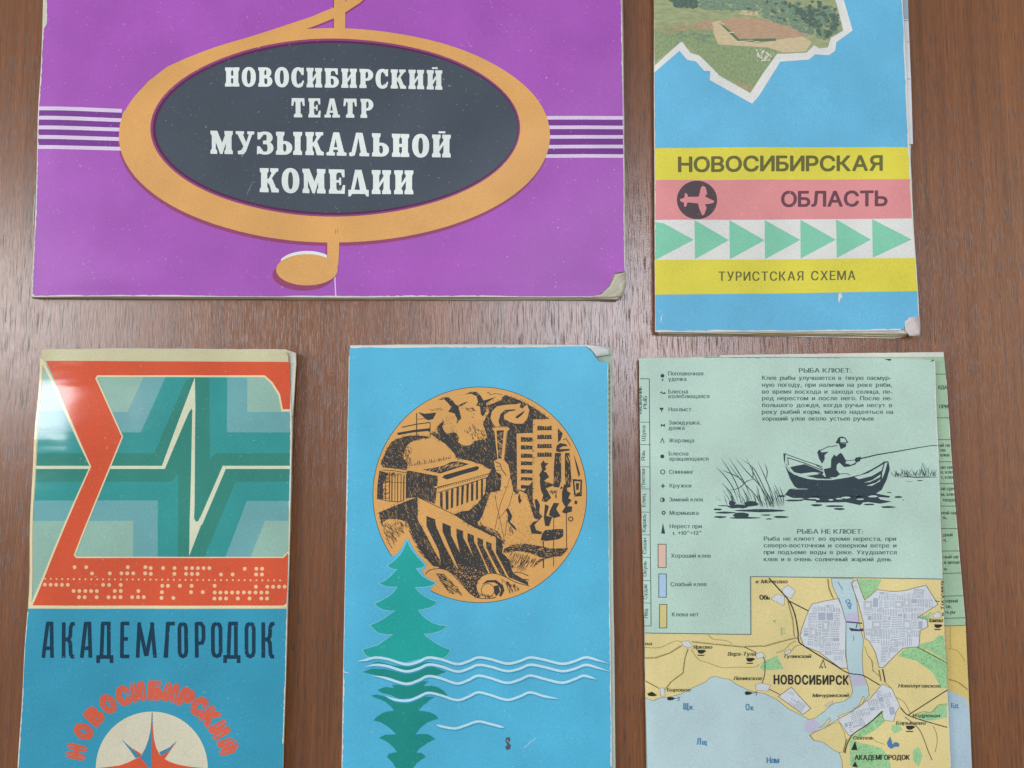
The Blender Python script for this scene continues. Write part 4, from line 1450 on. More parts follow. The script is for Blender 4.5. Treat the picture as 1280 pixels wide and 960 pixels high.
lines += hatch(e4([(0, 500), (60, 545), (170, 590), (245, 680), (240, 760), (180, 760), (150, 640), (0, 560)]), 110, 45, 5, 0.8) + hatch(e4([(250, 800), (420, 830), (560, 880), (520, 960), (330, 950)]), 60, 115, 6, 0.6) + hatch(e4([(160, 780), (260, 840), (340, 950), (240, 950)]), 70, 60, 6, 0.8)
for pts, wd_ in (([(255, 540), (300, 500), (400, 484), (500, 520), (600, 622), (700, 730), (780, 778), (900, 785), (960, 770)], 0.9), ([(800, 770), (765, 690), (770, 620), (830, 555), (930, 532), (1050, 568), (1150, 620), (1290, 660)], 0.9),
                 ([(1100, 530), (1200, 525), (1285, 560)], 0.9), ([(1130, 560), (1220, 590), (1290, 600)], 1.2)):
    lines += stroke(smooth(e5(pts), 4), wd_)
lines += [e5([(818, 645), (870, 602), (960, 600), (1028, 650), (1044, 705), (1012, 765), (990, 760), (1010, 700), (985, 650), (940, 622), (880, 625)]), e5([(940, 660), (985, 650), (1000, 720), (960, 765), (945, 730)])]
(cx_, cy_), = e5([(878, 702)])
lines += stroke(ell(cx_, cy_, 8.2, 8.2, 24), 0.7, 0, True) + hatch(e5([(790, 740), (900, 750), (940, 770), (850, 785)]), 26, 60, 4, 0.6)
lines += hatch(e5([(370, 535), (440, 545), (560, 655), (632, 758), (480, 722), (430, 650)]), 120, 35, 6, 0.7) + ST_(e5, [(365, 538), (430, 545)], 1.2) + hatch(e5([(980, 585), (1150, 650), (1215, 690), (1090, 725), (1060, 640)]), 70, 70, 5, 0.55)
lines += hatch(e5([(150, 230), (270, 330), (420, 470), (330, 455), (200, 330)]), 50, 35, 9, 0.6, 0.08) + hatch(e5([(1120, 360), (1290, 350), (1290, 500), (1180, 500)]), 50, 120, 7, 0.5)
dome = e1([(385, 640), (420, 600), (480, 565), (560, 548), (640, 545), (740, 590), (820, 660), (880, 740), (830, 745), (640, 790), (400, 800), (370, 720)])
lines += specks(clip(dome, lambda p: 508 - p[0]), 60, 0.15, 0.4) + specks(clip(dome, lambda p: p[1] - 573), 70, 0.15, 0.4)
lines += specks(e1([(640, 470), (780, 500), (900, 590), (960, 640), (800, 560), (700, 520)]), 30, 0.2, 0.5)
cloud = e1([(700, 420), (780, 380), (880, 420), (960, 400), (1100, 350), (1160, 450), (1180, 550), (1060, 560), (1000, 620), (900, 560), (780, 490)])
lines += specks(cloud, 90, 0.15, 0.4) + hatch(e1([(760, 300), (850, 320), (880, 470), (780, 480)]), 16, 40, 3, 0.35)
lines += specks(e3([(510, 300), (620, 360), (900, 480), (1180, 640), (1230, 690), (1000, 600), (700, 470), (520, 440)]), 40, 0.15, 0.35)
rock = e4([(30, 420), (100, 215), (200, 200), (330, 220), (400, 200), (480, 300), (540, 460), (500, 700), (260, 720), (160, 560)])
lines += hatch(rock, 50, 95, 3, 0.3, 0.4) + specks(rock, 60, 0.15, 0.35)
lines += hatch(e4([(250, 620), (500, 560), (640, 740), (400, 720), (260, 740)]), 24, 20, 4, 0.3)
lines += specks(e2([(540, 360), (690, 350), (770, 440), (770, 950), (540, 950)]), 50, 0.15, 0.3)
lines += fringe(BD, 260, 3.0) + fringe(hall_l, 70, 2.5) + fringe(face, 90, 3.2) + fringe(river, 60, 1.6) + fringe(base5, 70, 2.5)
# orange reserved out of the black: torch, hand, flame, near tower
lights = [e2([(115, 440), (160, 424), (272, 424), (302, 440), (278, 472), (246, 752), (170, 760), (140, 472)]), e2([(138, 772), (180, 748), (240, 760), (285, 810), (300, 905), (305, 970), (214, 970), (212, 905), (165, 880), (150, 830)]),
          e2([(210, 950), (305, 950)]) + e4([(310, 80), (328, 190), (320, 230), (190, 230), (212, 120)]),
          e2([(160, 432), (125, 390), (105, 340), (118, 275), (170, 222), (260, 208), (370, 203), (405, 188), (398, 240), (425, 245), (470, 203), (492, 262), (472, 348), (425, 398), (345, 396), (290, 375), (240, 350), (240, 310), (290, 275), (362, 266),
              (350, 253), (250, 258), (205, 300), (185, 370), (195, 425)]), e2([(366, 496), (440, 492), (530, 490), (530, 965), (440, 1070), (372, 1050)]), e2([(70, 215), (110, 180), (215, 150), (200, 165), (100, 205)])]
eng_area = disc
clipd = lambda ps: [q for q in ps if len(q) > 2]
sp = specks(BD, 800, 0.2, 0.5) + specks(hall_l, 170, 0.2, 0.5) + specks(wall, 170, 0.2, 0.45) + specks(face, 170, 0.25, 0.5) + specks(river, 110, 0.3, 0.7) + specks(base5, 130, 0.3, 0.7) + specks(colon, 24, 0.3, 0.7)
for q in S:
    sp += specks(q, 75, 0.2, 0.5)
sp += hatch(BD, 330, 62, 5, 0.34, 0.25) + hatch(hall_l, 60, 50, 4, 0.34, 0.3) + hatch(wall, 70, 80, 5, 0.32, 0.15) + hatch(face, 70, 60, 5, 0.34, 0.2)
sp += specks(e5([(480, 380), (760, 500), (1000, 540), (700, 600), (560, 520)]), 120, 0.3, 0.8)
sp2 = hatch(e2([(170, 470), (235, 465), (212, 740), (184, 740)]), 40, 35, 4, 0.55) + hatch(e1([(570, 850), (760, 818), (880, 778), (980, 800), (720, 885)]), 45, 140, 5, 0.6, 0.1)
sp2 += [q for b in birds for q in specks(b, 16, 0.4, 1.0)] + specks(e4([(925, 70), (1020, 76), (1016, 242), (942, 246)]), 8, 0.4, 0.8) + hatch(e2([(750, 700), (808, 700), (808, 1000), (738, 1000)]), 14, 85, 6, 0.6) + hatch(e2([(852, 700), (895, 700), (910, 1000), (860, 1000)]), 14, 85, 6, 0.6)
sp2 += hatch(river, 60, 25, 3.5, 0.6) + [q for y0 in (536, 618, 700, 778, 858, 938) for q in specks(e2([(412, y0), (520, y0), (520, y0 + 36), (412, y0 + 36)]), 7, 0.3, 0.8)] + specks(e4([(600, 60), (720, 90), (700, 300), (620, 300)]), 12, 0.4, 0.8) + specks(e4([(620, 580), (830, 570), (800, 670), (620, 690)]), 14, 0.4, 0.9)
sp2 += [q for g in gaps for q in specks(g, 3, 0.3, 0.6)]
SM.build('engraved_roundel', cover, [(ORG, 1, [disc]), (INK, 2, d1), (ORG, 3, lights + sp), (INK, 4, lines), (ORG, 5, sp2), (SKY, 6, [clip_ellipse(CUTOUT, 599.7, 618.4, 134.6, 135.8)])])
# pages
sh = []
for k in range(4):
    za = 0.00012 + k * 0.00048
    g = k / 3
    sh.append((edge([(438, 431.5 + g), (560, 430.4 + 0.6 * g), (735, 431), (750, 433), (761.5, 434.5), (764.3 - 0.5 * (1 - g), 443), (765, 560), (766.2, 700), (767.8 + 0.6 * g, 860), (769.5, 1015), (426, 1015), (432, 760)], 30, 0.3), za, za + 0.00040, k % 2))
slabs('page_block', M, MB_, sh, [ink('#d9dccf', 'paper'), ink('#c9d2c4', 'paper')])
SE2 = Sheet(0.00206, lambda x, y: 0.0, MB_)
SE2.build('green_page_edge', M, [(ink('#a9c0a8', 'paper'), 0, [edge([(745, 441), (762.8, 444), (763.2, 452), (763.4, 560), (764.2, 700), (758, 700), (757, 455), (748, 452)], 8, 0.3)]),
                                (ink('#6d8074', 'paper'), 1, [rect(760.9, 462 + i * 7.3, 762.2, 464 + i * 7.3 + R.uniform(0, 2.5)) for i in range(26)])])
loft('folded_corner', M, MB_, corner_rows([(731, 432.4), (738, 436), (743, 442), (745, 446)], [(732, 431), (748, 433), (762, 436), (763, 443.2)], 0.0030, 0.0027), ink('#d2d8d6', 'paper'))

# ================================================================== pale green fishing map
FM, FB = thing('fishing_map', 1000, 700, 'pale green fishing map with a rowing boat drawing above a yellow district plan', 'map')


def hF(x, y):
    h = 0.00030 * math.sin(x * 0.017 + 0.5) * math.cos(y * 0.015 + 2) + 0.0001 * math.sin(x * 0.035 + y * 0.04)
    left = 799 + 0.018 * (y - 448)
    h -= 0.0003 * (1 - sm(left, left + 16, x)) ** 2
    h += 0.0003 * sm(1100, 1185, x)
    return h


SF = Sheet(0.0030, hF, FB)
GRE, DKI, YMP, WTR, LIL, CTY, GPK, GTK, BRN, BLK, BLI = (ink(c) for c in ('#bdd8c9', '#33434a', '#e6d494', '#bcd5d8', '#c6c2d8', '#d6dbdf', '#a5d39a', '#5fae78', '#7c6a3a', '#2b2c26', '#3f7fae'))
TXT, MTX = ink('#4f6b66'), ink('#56553a')
b1, b2 = Z(880, 540, 8), Z(1020, 535, 8)
g1, g2, g3 = Z(800, 440, 8), Z(795, 560, 8), Z(795, 670, 8)
m3, m4, m5, m6, m7, m8 = Z(930, 715, 8), Z(1060, 715, 8), Z(1060, 820, 8), Z(930, 820, 8), Z(795, 780, 8), Z(795, 860, 8)
outF = edge([(799, 448), (904, 446.3), (1104, 447.8), (1168.5, 450), (1170, 500), (1172.2, 561), (1177, 740), (1181, 810), (1185, 890), (1188.5, 960), (1191, 1015), (811, 1015), (808.4, 960), (805.7, 792), (801, 601)], 10, 0.22)
cover = SF.build('front_panel', FM, [
    (GRE, 0, [outF]),
    (WORN, 1, wear([(1168.5, 452), (1172.2, 561), (1177, 740), (1185, 890), (1188.5, 958)], 1.8, 0.6, 4, 1) + specks(outF, 50, 0.2, 0.5)),
    (ink('#6b7f79'), 1, wear([(880, 446.6), (960, 446.8), (1050, 447.4)], 1.1, 0.5, 3, 1)),
    (BLK, 2, [[(1104, 448), (1108, 448.8), (1113, 448.6), (1114.5, 449.6), (1112, 451), (1109, 450)]] + hatch(rect(1158, 450, 1168, 452), 5, 10, 3, 0.6))], (ink('#c8d4c6', 'paper'), outF), 0.00025)

# ---------------- legend
leg = []
for s, x0, x1, ba in (('Поплавочная', 835.5, 879, 469.2), ('удочка', 835.7, 858, 476), ('Блесна', 835.7, 860, 491.8), ('колеблющаяся', 836, 886.4, 497.6), ('Нахлыст', 836, 864, 514), ('Закидушка,', 836, 875.5, 530.6),
                      ('донка', 836, 855.5, 537.2), ('Жерлица', 836, 867.5, 553), ('Блесна', 836, 860.3, 569.4), ('вращающаяся', 837, 885.4, 575.8), ('Спиннинг', 836.4, 867, 592.2), ('Кружки', 837, 864, 609.4),
                      ('Зимний клев', 836.6, 878.7, 626.8), ('Мормышка', 837, 873, 643.5), ('Нерест при', 837, 877, 660.2), ('t +10°÷12°', 840.5, 876.5, 668.4), ('Хороший клев', 838.6, 888.2, 697), ('Слабый клев', 838, 883, 732.6),
                      ('Клева нет', 840, 873.3, 770.4)):
    leg += text(s, x0, x1, ba, 5.0, gap=0.12, bold=0.16)
ic = [ell(828.2, 469.6, 2.4, 2.4, 12)] + stroke([(827.3, 473.5), (828.3, 476), (829.4, 473.5)], 0.8) + stroke(smooth([(825.6, 491.5), (827, 489.8), (828.4, 491.4), (829.8, 492), (831, 490.5), (831.6, 492.6)], 3), 1.1)
ic += [[(824.8, 509.6), (829.6, 509.6), (829, 512), (827.6, 512.6), (827.6, 515.2), (826.8, 515.2), (826.8, 512.4), (825, 511.8)]] + [[(826.2, 529.6), (828.6, 531.2), (831.2, 529.6), (831.2, 533.6), (828.6, 532), (826.2, 533.6)]]
ic += stroke([(825.8, 553.6), (828, 547.8), (830.2, 553.8)], 1.0) + [ell(827.8, 570.5, 2.5, 2.5, 12)] + ring(ell(828.2, 589.9, 3.1, 3.1, 16), ell(828.2, 589.9, 2.1, 2.1, 16))
ic += stroke([(828.6, 604.8), (828.6, 610.2)], 1.3) + stroke([(826, 607.5), (831.2, 607.5)], 1.3) + ring(ell(828, 624.8, 3.0, 3.0, 16), ell(828, 624.8, 2.2, 2.2, 16)) + [clip(ell(828, 624.8, 2.9, 2.9, 16), lambda p: p[0] - 828)]
ic += ring(ell(829.4, 641, 2.5, 2.5, 16), ell(829.4, 641, 1.2, 1.2, 16)) + [[(828.5, 653.6), (831.3, 667), (826.3, 667)]]
tbl = stroke([(800.5, 473.2), (811.8, 473.4), (812.3, 560), (812.6, 670), (813.8, 782.4), (805.8, 782.4)], 0.75)
for y, x in ((527.5, 800.4), (555.6, 800.7), (583.4, 801), (611, 801.4), (640, 802), (668.4, 803), (696.5, 803.5), (725.2, 804), (753.5, 804.6)):
    tbl += stroke([(x, y), (813, y + 0.3)], 0.6)
rt = []
for s, cx, cy, ln in (('РЫБ', 806.6, 503, 16), ('Щука', 804.6, 541.5, 19), ('Язь', 804, 569.5, 13), ('Плотва', 804, 597.5, 23), ('Елец', 804.4, 625.5, 16), ('Карась', 805, 654, 22), ('Сазан', 805.6, 682.5, 20), ('Окунь', 805.8, 711, 19), ('Судак', 806.4, 739.5, 19),
                      ('Лещ', 807, 767, 12)):
    rt += rot_text(s, cx, cy, ln, 4.6, -90, bold=0.15)
rt += rot_text('НАЗВАНИЕ', 800.8, 500, 34, 3.6, -90, bold=0.3)
sw = []
for (x0, y0, x1, y1) in ((822.4, 680.2, 832.4, 709.2), (823.2, 717.2, 832.6, 746.4), (824.2, 755.4, 833.4, 784.8)):
    sw += stroke([(x0, y0), (x1, y0), (x1, y1), (x0, y1)], 0.8, 0, True)
SF.build('legend', cover, [(ink('#e3bfaa'), 1, [rect(822.4, 680.2, 832.4, 709.2)]), (ink('#aecbe6'), 1, [rect(823.2, 717.2, 832.6, 746.4)]), (ink('#dccb86'), 1, [rect(824.2, 755.4, 833.4, 784.8)]),
                           (TXT, 2, leg + rt), (DKI, 3, ic + tbl + sw)])
# ---------------- text blocks
tx = text('РЫБА КЛЮЕТ:', 998.4, 1064, 465.8, 5.6, bold=0.22, gap=0.13)
for s, ba, x1 in (('Клев рыбы улучшается в тихую пасмур-', 474.9, 1113.5), ('ную погоду, при наличии на реке ряби,', 483.6, 1114.5), ('во время восхода и захода солнца, пе-', 492.1, 1115), ('ред нерестом и после него. После не-', 500.3, 1115.4),
                  ('большого дождя, когда ручьи несут в', 508.9, 1115.2), ('реку рыбий корм, можно надеяться на', 517.3, 1116.4), ('хороший улов около устьев ручьев', 525.7, 1092)):
    tx += text(s, 952.3, x1, ba, 5.2, gap=0.11, bold=0.2, space=0.5)
SF.build('printed_text', cover, [(TXT, 2, tx)])
tx = text('РЫБА НЕ КЛЮЕТ:', 997, 1078.5, 667.2, 5.8, bold=0.22, gap=0.12)
for s, ba, x1 in (('Рыба не клюет во время нереста, при', 675.9, 1119.6), ('северо-восточном и северном ветре и', 684.3, 1120), ('при подъеме воды в реке. Ухудшается', 692.8, 1120.4), ('клев и в очень солнечный жаркий день', 701.6, 1113.8)):
    tx += text(s, 955.2, x1, ba, 5.2, gap=0.11, bold=0.2, space=0.5)
SF.build('printed_text', cover, [(TXT, 2, tx)])
# ---------------- boat picture
hull = (b1([(792, 214), (820, 214), (812, 300), (835, 352), (880, 408), (950, 445), (1040, 470), (1140, 480)]) + b2([(20, 520), (160, 520), (320, 495), (450, 465), (560, 410), (640, 365), (680, 335), (725, 332), (738, 410), (705, 520), (655, 620), (600, 655), (520, 700), (0, 705)])
        + b1([(1000, 600), (905, 545), (860, 470), (812, 345), (795, 270)]))
dk = [hull]
dk += stroke(b1([(800, 216), (1000, 288), (1185, 348)]), 0.9) + stroke(b1([(830, 255), (1000, 310), (1190, 385)]), 1.1) + stroke(b1([(836, 262), (842, 330)]), 0.9)
dk += [b1([(858, 352), (930, 335), (1005, 322), (1100, 360), (1190, 400), (1190, 420), (1100, 400), (960, 416), (900, 402)]), b1([(1018, 440), (1150, 422), (1220, 440), (1290, 470), (1140, 466)])]
dk += stroke(b2([(0, 372), (60, 405), (70, 440)]), 1.0) + [b2([(0, 420), (70, 450), (60, 470), (0, 455)])]
man = [b2([(193, 150), (222, 95), (258, 84), (292, 98), (322, 146), (300, 150), (215, 156)]), b2([(225, 155), (300, 155), (296, 188), (246, 212)])] + stroke(b2([(20, 235), (110, 190), (210, 176)]), 0.9)
man += [b2([(10, 240), (30, 215), (52, 245), (125, 236), (82, 270), (85, 310), (60, 356), (30, 310)]), b2([(75, 412), (148, 395), (150, 312), (180, 265), (200, 285), (242, 248), (262, 262), (302, 332), (290, 352), (350, 368), (400, 345), (400, 362), (330, 386), (280, 390), (232, 345), (205, 370), (205, 420), (242, 462), (200, 492), (100, 496)])]
man += stroke(b2([(300, 328), (392, 318)]), 0.7) + [b2([(385, 320), (400, 295), (450, 288), (442, 330), (400, 348)])] + stroke(b2([(240, 458), (310, 455), (340, 470)]), 0.7)
rod = stroke(b2([(440, 308), (620, 265), (800, 236), (1050, 192), (1150, 176), (1212, 176)]), [1.5, 1.4, 1.3, 1.0, 0.9, 0.8])
wa = [b1([(850, 572), (900, 563), (1090, 580), (1290, 640), (1290, 692), (1100, 690), (1000, 680), (880, 656), (808, 627)]), b2([(0, 690), (600, 655), (740, 682), (730, 697), (620, 690), (640, 714), (756, 735), (640, 757), (520, 740), (470, 745), (440, 772), (300, 742), (100, 746), (0, 745)])]
(P0,) = [b2]
for cx, cy, a, b in ((190, 782, 190, 22), (235, 810, 110, 24), (530, 765, 120, 18), (720, 790, 160, 20), (820, 690, 80, 20), (730, 645, 50, 9), (10, 770, 120, 20), (1035, 525, 60, 12), (930, 535, 70, 4), (868, 720, 14, 10)):
    (x, y), = b2([(cx, cy)])
    wa.append(blob(x, y, a / 8, b / 8))
for cx, cy, a, b in ((770, 640, 90, 20), (900, 685, 190, 22), (1130, 735, 100, 18), (190, 737, 115, 10), (135, 775, 90, 22), (210, 806, 220, 20), (160, 850, 130, 20), (370, 835, 170, 60), (410, 858, 300, 18), (650, 870, 70, 12), (770, 850, 165, 22),
                     (560, 785, 480, 34), (340, 745, 220, 40), (620, 830, 110, 14), (470, 720, 160, 60), (280, 715, 70, 60)):
    (x, y), = b1([(cx, cy)])
    wa.append(blob(x, y, a / 8, b / 8))
rd = []
for pts in ([(165, 255), (250, 380), (340, 560), (370, 730)], [(110, 345), (200, 430), (290, 560), (350, 730)], [(250, 260), (330, 380), (420, 540), (500, 730)], [(310, 255), (430, 400), (560, 540), (660, 730)], [(380, 275), (500, 370), (600, 560), (700, 745)],
            [(420, 255), (500, 420), (590, 600), (640, 760)], [(535, 290), (600, 430), (660, 570), (735, 745)], [(605, 310), (632, 400), (612, 490)], [(175, 380), (300, 430), (400, 490)], [(215, 590), (350, 560), (430, 490), (520, 470)],
            [(175, 510), (260, 600), (335, 745)], [(240, 310), (360, 470), (520, 640), (560, 740)], [(480, 340), (490, 440), (470, 460)], [(700, 515), (760, 640), (790, 740)], [(750, 545), (790, 640), (800, 740)]):
    rd += stroke(smooth(b1(pts), 3), 1.0, 0.35)
for i in range(46):
    x = R.uniform(230, 800)
    L = R.uniform(60, 220)
    rd += stroke(b1([(x - L * R.uniform(0.2, 0.5), 745 - L), (x - L * 0.15, 745 - L * 0.5), (x, 745 + R.uniform(-10, 20))]), R.uniform(0.5, 1.0), 0.4)
for i in range(8):
    x = R.uniform(110, 220)
    rd += stroke(b1([(x, 700 - R.uniform(10, 70)), (x + 15, 690)]), 0.5, 0.4)
for i in range(70):
    x = R.uniform(765, 1200)
    L = R.uniform(20, 90) * (1.7 if x > 1040 and R.random() < 0.3 else 1)
    dx = R.uniform(-0.7, 0.5) * L
    rd += stroke(b2([(x + dx, 490 - L), (x + dx * 0.4, 490 - L * 0.5), (x, 490 + R.uniform(-15, 8))]), R.uniform(0.35, 0.8), 0.4)
rd += stroke(b2([(830, 492), (920, 486), (1000, 494), (1090, 490), (1212, 492)]), 1.2, 0.2)
mint = [b2(p) for p in ([(385, 490), (520, 452), (675, 362), (655, 425), (560, 480), (430, 512)], [(480, 546), (560, 522), (648, 462), (640, 492), (540, 540)], [(500, 577), (600, 547), (645, 512), (640, 532), (560, 577)], [(690, 348), (716, 346), (684, 455), (660, 512), (662, 450)],
                        [(240, 102), (285, 104), (305, 142), (242, 145)])]
mint += stroke(b1([(816, 225), (812, 330), (850, 385), (900, 420), (1000, 452), (1100, 470), (1200, 474)]) , 1.2) + stroke(b2([(80, 514), (160, 512), (300, 492), (400, 474)]), 1.1, 0.3) + [b1([(965, 420), (1100, 402), (1170, 410), (1020, 435)]), b2([(62, 412), (80, 415), (105, 488), (82, 486)])]
for cx, cy, a, b in ((150, 718, 50, 16), (235, 708, 80, 14), (300, 695, 100, 20), (440, 712, 80, 14), (570, 685, 95, 22), (20, 712, 40, 14)):
    (x, y), = b2([(cx, cy)])
    mint.append(blob(x, y, a / 8, b / 8))
for cx, cy, a, b in ((930, 665, 150, 12), (1095, 665, 120, 12), (960, 570, 180, 8)):
    (x, y), = b1([(cx, cy)])
    mint.append(blob(x, y, a / 8, b / 8))
SF.build('boat_drawing', cover, [(DKI, 2, [q for q in dk]), (GRE, 3, mint), (DKI, 4, man + rod), (DKI, 2, wa), (DKI, 3, rd), (GRE, 5, [b2([(240, 102), (285, 104), (305, 142), (242, 145)])])])
# ---------------- district plan
mapo = [(806.2, 791.2), (938.4, 793), (938.4, 720.8), (1176.8, 723.4), (1180.6, 810), (1184.6, 890), (1188, 960), (1190.4, 1014), (811.4, 1014), (808.8, 960)]
water = (m7([(92, 742), (170, 770), (230, 742), (330, 730), (450, 700), (560, 640), (700, 575), (740, 535), (790, 520), (850, 540), (930, 550), (1000, 600), (1100, 650), (1190, 680), (1260, 690)])
         + m6([(200, 372), (320, 430), (450, 530), (590, 600), (640, 632), (700, 620), (800, 550), (850, 500), (900, 470), (1000, 450), (1060, 410), (1085, 350), (1070, 280), (1045, 180)])
         + m3([(1030, 940), (1012, 830), (1020, 500), (980, 350), (940, 260), (885, 140), (872, 64), (1090, 66), (1085, 130), (1130, 300), (1150, 500), (1192, 680), (1182, 800)])
         + m6([(1180, 40), (1190, 180), (1240, 300), (1252, 390), (1180, 480), (1100, 540), (960, 620), (890, 660), (800, 720), (700, 760), (650, 790), (690, 840), (790, 860), (830, 890), (880, 930), (950, 965)]) + [(1052, 950), (1058, 1013), (811.6, 1013), (809, 960)])
isl = [m6(p) for p in ([(1190, 400), (1205, 420), (1190, 480), (1140, 520), (1085, 525), (1150, 490)], [(930, 605), (1000, 575), (1080, 545), (1020, 590), (960, 618)], [(850, 615), (862, 640), (830, 690), (760, 715), (745, 710), (800, 680)])]
isl += [m6([(660, 790), (690, 760), (800, 720), (890, 670), (950, 665), (1000, 760), (1015, 850), (1000, 960), (940, 960), (880, 930), (830, 890), (790, 860), (700, 840)]), m3([(1195, 680), (1240, 670), (1290, 760), (1320, 900), (1300, 1000), (1220, 960), (1185, 820)])]
city1 = m3([(680, 322), (800, 292), (950, 265), (985, 370), (1020, 500), (1018, 700), (1018, 830), (1032, 960), (960, 960), (750, 800), (600, 740), (560, 640), (580, 560), (640, 400)])
city2 = m4([(165, 280), (225, 235), (290, 175), (440, 195), (560, 185), (770, 130), (840, 240), (890, 320), (690, 450), (780, 470), (792, 545), (715, 582), (705, 745), (545, 760), (350, 955), (312, 955), (270, 800), (210, 690), (165, 660), (152, 500), (100, 300), (30, 110), (90, 75)])
city3 = m6([(470, 310), (560, 410), (662, 522), (585, 580), (340, 402)])
city4 = [(1047, 899), (1058, 893), (1088, 873), (1103, 855), (1115, 861), (1120, 872), (1125, 882), (1120, 891), (1117, 902), (1105, 900), (1102, 889), (1085, 906), (1062, 920), (1056, 912)]
towns = [m3([(270, 270), (330, 220), (405, 245), (400, 338)]), m3([(380, 180), (440, 130), (515, 190), (470, 265), (400, 232)]), m7([(450, 180), (520, 165), (572, 222), (520, 240), (470, 212)]), m6([(110, 290), (160, 270), (262, 290), (240, 350), (120, 340)]),
         m7([(1190, 300), (1260, 280), (1295, 330), (1210, 345)]), m7([(240, 640), (282, 640), (292, 720), (246, 722)]), m6([(805, 490), (880, 450), (885, 465), (815, 505)]), m4([(835, 420), (900, 390), (930, 450), (850, 460)]), m3([(400, 800), (460, 770), (470, 800), (420, 825)])]
parks = [m4([(60, 140), (98, 72), (335, 76), (280, 185), (172, 268)]), m5([(500, 0), (560, -70), (690, -95), (850, -20), (985, 70), (985, 320), (925, 320), (850, 170), (690, 50)]), m4([(720, 715), (850, 690), (890, 640), (950, 630), (985, 900), (840, 800), (705, 745)]),
         m6([(160, 120), (180, 60), (330, 0), (395, 125), (300, 140), (190, 140)]), m5([(20, 830), (350, 570), (372, 650), (300, 720), (200, 780), (100, 822)]), m5([(430, 740), (450, 690), (520, 690), (542, 740), (470, 775)]),
         m5([(690, 572), (830, 560), (900, 490), (985, 480), (985, 610), (850, 645), (720, 640)]), m5([(60, 925), (120, 900), (200, 885), (330, 920), (400, 1000), (430, 1120), (60, 1120)]), [(1141, 938), (1148, 934), (1153, 944), (1148, 958), (1141, 950)], m4([(690, 450), (770, 430), (830, 390), (800, 470), (790, 500)]),
         m6([(1060, 830), (1130, 860), (1290, 900), (1290, 1100), (1060, 1100)])]
gr = []
for q in parks:
    xs = [p[0] for p in q]
    ys = [p[1] for p in q]
    gr += hatch(q, int((max(xs) - min(xs)) * (max(ys) - min(ys)) / 9), 60, 1.7, 0.55, 0.8)
gr += hatch(m3([(370, 560), (410, 560), (405, 640), (370, 630)]), 14, 60, 2, 0.9, 0.6) + hatch(m3([(285, 465), (320, 480), (310, 530)]), 6, 60, 2, 0.7, 0.6)
blocks, bl2 = [], []
def split_blocks(x0, y0, x1, y1, lim):
    w_, h_ = x1 - x0, y1 - y0
    if max(w_, h_) < lim * R.uniform(0.7, 1.5):
        return [(x0, y0, x1, y1)]
    t = R.uniform(0.35, 0.65)
    if w_ > h_:
        return split_blocks(x0, y0, x0 + w_ * t, y1, lim) + split_blocks(x0 + w_ * t, y0, x1, y1, lim)
    return split_blocks(x0, y0, x1, y0 + h_ * t, lim) + split_blocks(x0, y0 + h_ * t, x1, y1, lim)


for q, tilt in ((city1, 0.02), (city2, 0.03), (city3, 0.6), (city4, -0.25)):
    cx = sum(p[0] for p in q) / len(q)
    cy = sum(p[1] for p in q) / len(q)
    c_, s_ = math.cos(tilt), math.sin(tilt)
    rot = lambda x, y, k=1: (cx + (x - cx) * c_ - k * (y - cy) * s_, cy + k * (x - cx) * s_ + (y - cy) * c_)
    u = [rot(x, y, -1) for x, y in q]
    for x0, y0, x1, y1 in split_blocks(min(p[0] for p in u), min(p[1] for p in u), max(p[0] for p in u), max(p[1] for p in u), 11):
        x0, y0, x1, y1 = x0 + 0.8, y0 + 0.8, x1 - 0.8, y1 - 0.8
        if x1 - x0 < 1.5 or y1 - y0 < 1.5 or not all(inside(rot(*p), q) for p in rect(x0, y0, x1, y1)):
            continue
        kind = R.random()
        if kind < 0.38:
            k = max(2, int((y1 - y0) / 1.9))
            for j in range(k + 1):
                y = y0 + (y1 - y0) * j / k
                blocks += stroke([rot(x0, y), rot(x1, y)], 0.5)
        elif kind < 0.72:
            k = max(2, int((x1 - x0) / 1.9))
            for j in range(k + 1):
                x = x0 + (x1 - x0) * j / k
                blocks += stroke([rot(x, y0), rot(x, y1)], 0.5)
        elif kind < 0.9:
            blocks += stroke([rot(*p) for p in rect(x0, y0, x1, y1)], 0.45, 0, True)
            if x1 - x0 > 4 and y1 - y0 > 4:
                blocks += stroke([rot(*p) for p in rect(x0 + 1.4, y0 + 1.4, x1 - 1.4, y1 - 1.4)], 0.4, 0, True)
        else:
            bl2.append([rot(*p) for p in rect(x0, y0, x1, y1)])
ticks = []


def ticked(f, pts, wd_, tick=1.5, side=1, stp=1.9):
    line = f(pts) if f else pts
    o = stroke(line, wd_)
    for a, b in zip(line, line[1:]):
        L = math.hypot(b[0] - a[0], b[1] - a[1])
        for j in range(int(L / stp)):
            t = j * stp / L
            x, y = a[0] + (b[0] - a[0]) * t, a[1] + (b[1] - a[1]) * t
            nx, ny = -(b[1] - a[1]) / L * side, (b[0] - a[0]) / L * side
            o += stroke([(x, y), (x + nx * tick, y + ny * tick)], 0.45)
    return o


